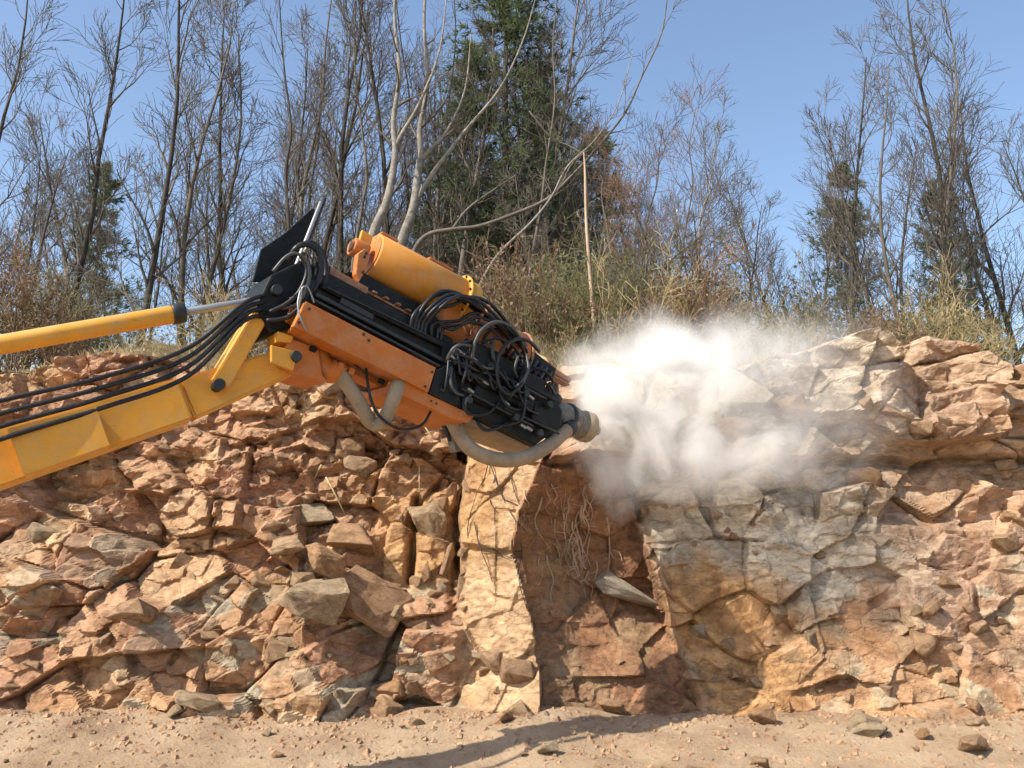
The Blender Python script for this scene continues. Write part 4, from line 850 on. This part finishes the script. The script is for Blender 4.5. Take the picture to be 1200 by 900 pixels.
# loops over the head
loops = [([(556, 432, 0.34), (550, 415, 0.40), (558, 396, 0.44), (576, 380, 0.44), (594, 380, 0.40), (608, 396, 0.34), (616, 420, 0.28)], 0.0165, 'rubber'),
         ([(548, 440, 0.34), (553, 420, 0.42), (557, 400, 0.46), (566, 385, 0.47), (582, 377, 0.45), (600, 384, 0.40), (612, 400, 0.34)], 0.015, 'greyhose'),
         ([(612, 420, 0.33), (616, 436, 0.40), (610, 452, 0.46), (596, 462, 0.47), (585, 452, 0.46), (582, 430, 0.46), (588, 410, 0.46), (604, 398, 0.45), (620, 400, 0.42), (632, 412, 0.34)], 0.017, 'rubber'),
         ([(617, 416, 0.36), (619, 432, 0.42), (613, 446, 0.45), (604, 454, 0.42)], 0.014, 'greyhose'),
         ([(524, 422, 0.38), (530, 410, 0.44), (540, 404, 0.46), (556, 406, 0.42)], 0.015, 'greyhose'), ([(523, 420, 0.37), (534, 406, 0.45), (548, 400, 0.45), (562, 402, 0.38)], 0.014, 'rubber'),
         ([(526, 418, 0.38), (524, 440, 0.42), (520, 458, 0.40), (514, 452, 0.36)], 0.012, 'rubber'), ([(529, 430, 0.38), (528, 448, 0.43), (534, 460, 0.42), (544, 464, 0.36)], 0.014, 'greyhose'),
         ([(545, 462, 0.36), (543, 476, 0.42), (552, 486, 0.43), (572, 484, 0.40), (586, 470, 0.36)], 0.014, 'rubber'), ([(552, 462, 0.37), (546, 470, 0.42), (545, 480, 0.40)], 0.012, 'greyhose'),
         ([(614, 445, 0.36), (615, 470, 0.42), (612, 490, 0.42), (600, 497, 0.38), (575, 500, 0.34)], 0.013, 'rubber'), ([(560, 428, 0.36), (574, 432, 0.44), (584, 430, 0.40)], 0.013, 'greyhose'),
         ([(566, 402, 0.3), (580, 396, 0.38), (600, 404, 0.36), (612, 422, 0.3)], 0.015, 'rubber'), ([(570, 408, 0.25), (577, 398, 0.3), (577, 415, 0.32), (579, 424, 0.3)], 0.018, 'greyhose'),
         ([(562, 410, 0.2), (572, 390, 0.2), (590, 386, 0.2), (602, 400, 0.16)], 0.016, 'rubber'), ([(598, 386, 0.12), (590, 375, 0.12), (600, 390, 0.14), (606, 402, 0.12)], 0.013, 'rubber'),
         ([(624, 430, 0.3), (640, 436, 0.34), (648, 448, 0.30), (642, 456, 0.28)], 0.014, 'rubber'), ([(634, 448, 0.30), (644, 452, 0.34), (650, 462, 0.28)], 0.013, 'rubber'),
         ([(582, 446, 0.36), (590, 470, 0.44), (604, 480, 0.42), (622, 476, 0.36)], 0.013, 'rubber'), ([(540, 418, 0.36), (546, 432, 0.44), (542, 448, 0.42), (538, 456, 0.36)], 0.013, 'rubber'),
         ([(604, 428, 0.36), (607, 418, 0.42), (603, 432, 0.44), (606, 442, 0.38)], 0.012, 'greyhose')]
rq = random.Random(14)
for k in range(16):                                   # shorter jumper hoses between rack, valves and fittings
    x0, y0 = rq.uniform(522, 600), 0; y0 = 400+(x0-522)*0.5+rq.uniform(5, 30); x1 = x0+rq.uniform(14, 46); y1 = 400+(x1-522)*0.5+rq.uniform(5, 34); b1 = rq.uniform(-16, 18)
    loops.append(([(x0, y0, 0.31), (x0+(x1-x0)*0.2, y0+(y1-y0)*0.2-abs(b1)*0.6, 0.39), ((x0+x1)/2, (y0+y1)/2+b1, 0.42), (x0+(x1-x0)*0.85, y0+(y1-y0)*0.85+b1*0.4, 0.38), (x1, y1, 0.31)], rq.uniform(0.011, 0.016), 'rubber'))
for px, r, mt in loops: hose(px, r*1.0, M[mt])
# cable ties on the arches
for (x, y) in ((568, 364), (560, 374), (553, 388)): boxl('hose_tie', Lc(x, y, 0.24), (0.025, 0.14, 0.09), M['rust'])
# left end: swivel block, guard plate, rod, hose loops
sw = prism('swivel_block', [(318, 322), (352, 306), (386, 316), (386, 330), (360, 352), (342, 384), (318, 392), (300, 360)], 0.18, -0.30, M['black'], bev=0.02)
prism('guard_plate', [(296, 330), (306, 292), (334, 273), (367, 243), (371, 250), (350, 296), (338, 330)], -0.12, -0.15, M['black'], sw)
rodg = rod('feed_rod', Lc(380, 233, 0.02), Lc(335, 350, 0.12), 0.021, M['dark'], sw, 14); rod('chrome_rod', Lc(376, 237, 0.06), Lc(331, 352, 0.16), 0.017, M['chrome'], rodg, 14)
for i in range(5):
    p = Lc(357-i*4.3, 296+i*10.5, 0.14); rod('clip', p, p+Vector((0.0, -0.02, 0.05)), 0.018, M['chrome'], rodg, 10)
prism('mount_plate', [(372, 306), (388, 312), (386, 326), (370, 322)], 0.22, -0.2, M['black'], sw)
for px, r, mt in [([(338, 352, 0.2), (362, 345, 0.26), (376, 322, 0.28), (374, 298, 0.28), (362, 287, 0.28), (348, 290, 0.28), (338, 305, 0.22)], 0.024, 'rubber'),
                  ([(342, 362, 0.2), (366, 352, 0.24), (381, 326, 0.24), (379, 300, 0.22), (366, 285, 0.2), (350, 288, 0.2)], 0.024, 'rubber'),
                  ([(320, 318, 0.3), (334, 302, 0.34), (346, 297, 0.36), (358, 304, 0.36), (363, 320, 0.36), (358, 342, 0.34), (348, 356, 0.3), (330, 362, 0.26)], 0.014, 'greyhose'),
                  ([(348, 372, 0.3), (352, 352, 0.36), (354, 338, 0.38), (360, 336, 0.38), (365, 346, 0.38), (368, 355, 0.36)], 0.007, 'chrome'),
                  ([(352, 340, 0.37), (349, 356, 0.40), (352, 372, 0.42), (359, 388, 0.41)], 0.007, 'chrome'),
                  ([(316, 366, 0.24), (336, 356, 0.28), (352, 340, 0.30), (360, 316, 0.3), (352, 298, 0.3)], 0.02, 'rubber'), ([(312, 376, 0.22), (336, 372, 0.28), (354, 356, 0.3), (368, 330, 0.28)], 0.02, 'rubber')]:
    hose(px, r, M[mt])

# ------------------------------------------------------------------ the excavator arm that carries it, running off to the left
arm = empty('excavator_arm', P(352, 425, 7.75)); tag(arm, 'yellow excavator arm reaching in from the left to carry the drill', 'excavator arm')
ab = arm.location.copy()
def wbox(name, p, q, h0, h1, wd, mat, parent, bev=0.02):
    """tapered box section from p to q in world space"""
    p, q = Vector(p)-ab, Vector(q)-ab; d_ = (q-p).normalized(); s = d_.cross(Vector((0, 0, 1))).normalized(); u = s.cross(d_); bm = bmesh.new(); r = []
    for c, h in ((p, h0), (q, h1)): r.append([bm.verts.new(c+s*(sx*wd/2)+u*(sz*h/2)) for sx, sz in ((-1, -1), (1, -1), (1, 1), (-1, 1))])
    bm.faces.new(r[0][::-1]); bm.faces.new(r[1])
    for i in range(4): bm.faces.new((r[0][i], r[0][(i+1) % 4], r[1][(i+1) % 4], r[1][i]))
    bmesh.ops.recalc_face_normals(bm, faces=bm.faces); bmesh.ops.bevel(bm, geom=list(bm.edges), offset=bev, segments=2, affect='EDGES')
    me = bpy.data.meshes.new(name); bm.to_mesh(me); bm.free(); return link(name, me, mat, parent)
def wrod(name, p, q, r, mat, parent, sides=20):
    return rod(name, Vector(p)-ab, Vector(q)-ab, r, mat, parent, sides)
e0, e1, e2 = P(345, 422, 7.62), P(215, 470, 7.2), P(-330, 640, 6.0)
st = wbox('stick', e1, e2, 0.34, 0.52, 0.30, M['yellow'], arm); wbox('stick_nose', e0, e1, 0.22, 0.338, 0.24, M['yellow'], arm)
wbox('weld_plate', P(120, 502, 6.74), P(20, 533, 6.52), 0.30, 0.34, 0.335, M['yellow'], st, 0.004)
c_a, c_b = P(312, 350, 7.5), P(60, 392, 6.7); wrod('cylinder_rod', c_a, c_a.lerp(c_b, 0.5), 0.032, M['chrome'], arm); cb = wrod('cylinder_barrel', c_a.lerp(c_b, 0.42), P(-260, 450, 6.0), 0.072, M['yellow'], arm, 28)
wrod('gland', c_a.lerp(c_b, 0.41), c_a.lerp(c_b, 0.47), 0.082, M['dark'], cb, 24)
wbox('tilt_link', P(316, 346, 7.5), P(252, 455, 7.3), 0.12, 0.14, 0.36, M['yellow'], arm, 0.01)
for px, Y in (((316, 348), 7.5), ((250, 456), 7.3), ((338, 424), 7.55)):
    p = P(*px, Y); wrod('pin', p+Vector((0.12, -0.22, 0)), p-Vector((0.12, -0.22, 0)), 0.045, M['dark'], arm, 18)
for i in range(4):
    y0 = 330+i*9; px = [(318, y0+14, 7.35), (285, y0+26-i*2, 7.15), (220, y0+78+i*2, 6.95), (120, y0+112+i*3, 6.6), (0, y0+140+i*6, 6.3), (-220, y0+196+i*12, 5.8)]
    pts = spline([P(*q)-ab for q in px], 8); V, F = [], []; tube(V, F, pts, [0.018]*len(pts), 9); link('hose', mesh_of('hose', V, F, True), M['rubber'], arm)
# ------------------------------------------------------------------ dust blown out at the drill
bm = bmesh.new(); bmesh.ops.create_cube(bm, size=1.0)
lo, hi = Vector((0.35, 8.9, 1.4)), Vector((4.4, 11.8, 4.9))
for v in bm.verts: v.co = Vector([lo[i]+(v.co[i]+0.5)*(hi[i]-lo[i]) for i in range(3)])
me = bpy.data.meshes.new('dust_cloud'); bm.to_mesh(me); bm.free()
m = bpy.data.materials.new('drilling_dust'); m.use_nodes = True; nt = m.node_tree; N = nt.nodes; L = nt.links; N.clear()
out = N.new('ShaderNodeOutputMaterial'); pv = N.new('ShaderNodeVolumePrincipled'); L.new(pv.outputs[0], out.inputs['Volume'])
pv.inputs['Color'].default_value = (0.995, 0.978, 0.945, 1); pv.inputs['Anisotropy'].default_value = 0.0
tc = N.new('ShaderNodeTexCoord')
nz = N.new('ShaderNodeTexNoise'); nz.inputs['Scale'].default_value = 1.7; nz.inputs['Detail'].default_value = 5; nz.inputs['Roughness'].default_value = 0.58; nz.inputs['Distortion'].default_value = 1.4
L.new(tc.outputs['Object'], nz.inputs['Vector'])
# coordinates bent by a slow noise so that the puffs curl
nw = N.new('ShaderNodeTexNoise'); nw.inputs['Scale'].default_value = 1.1; nw.inputs['Detail'].default_value = 2; L.new(tc.outputs['Object'], nw.inputs['Vector'])
s1 = N.new('ShaderNodeVectorMath'); s1.operation = 'SUBTRACT'; s1.inputs[1].default_value = (0.5, 0.5, 0.5); L.new(nw.outputs['Color'], s1.inputs[0])
s2 = N.new('ShaderNodeVectorMath'); s2.operation = 'SCALE'; s2.inputs['Scale'].default_value = 0.9; L.new(s1.outputs[0], s2.inputs[0])
s3 = N.new('ShaderNodeVectorMath'); s3.operation = 'ADD'; L.new(tc.outputs['Object'], s3.inputs[0]); L.new(s2.outputs[0], s3.inputs[1])
acc = None
def blob(c, r, amp):
    global acc
    a = N.new('ShaderNodeVectorMath'); a.operation = 'SUBTRACT'; a.inputs[1].default_value = c; L.new(s3.outputs[0], a.inputs[0])
    b_ = N.new('ShaderNodeVectorMath'); b_.operation = 'DIVIDE'; b_.inputs[1].default_value = r; L.new(a.outputs[0], b_.inputs[0])
    l_ = N.new('ShaderNodeVectorMath'); l_.operation = 'LENGTH'; L.new(b_.outputs[0], l_.inputs[0])
    mr = N.new('ShaderNodeMapRange'); mr.interpolation_type = 'SMOOTHSTEP'; mr.inputs['From Min'].default_value = 1.0; mr.inputs['From Max'].default_value = 0.0; mr.inputs['To Min'].default_value = 0; mr.inputs['To Max'].default_value = amp
    L.new(l_.outputs['Value'], mr.inputs['Value'])
    if acc is None: acc = mr.outputs[0]
    else:
        s = N.new('ShaderNodeMath'); s.operation = 'ADD'; L.new(acc, s.inputs[0]); L.new(mr.outputs[0], s.inputs[1]); acc = s.outputs[0]
def pb(px, py, Y, rx, ry, rz, amp):
    p = P(px, py, Y); k = Y/FPX; blob(tuple(p), (rx*k, ry, rz*k), amp)
pb(703, 492, 9.65, 38, 0.42, 84, 9.0)      # jet at the bit
pb(720, 446, 9.8, 58, 0.55, 68, 4.2)
pb(770, 418, 10.2, 120, 0.9, 54, 2.1)
pb(800, 525, 9.6, 165, 0.6, 84, 3.4)       # low bank drifting right
pb(860, 418, 10.4, 210, 1.0, 62, 2.2)       # upper wisps
pb(726, 558, 9.75, 42, 0.5, 62, 3.0)
pb(850, 480, 9.7, 250, 1.0, 130, 1.3)
cr = N.new('ShaderNodeMapRange'); cr.inputs['From Min'].default_value = 0.42; cr.inputs['From Max'].default_value = 0.74; cr.inputs['To Min'].default_value = 0.16; cr.inputs['To Max'].default_value = 2.0
L.new(nz.outputs[0], cr.inputs['Value'])
mu = N.new('ShaderNodeMath'); mu.operation = 'MULTIPLY'; L.new(acc, mu.inputs[0]); L.new(cr.outputs[0], mu.inputs[1]); L.new(mu.outputs[0], pv.inputs['Density'])
m.cycles.volume_step_rate = 0.65
tag(link('dust_cloud', me, m), 'pale dust billowing from the drill bit and drifting right', 'dust', kind='stuff')
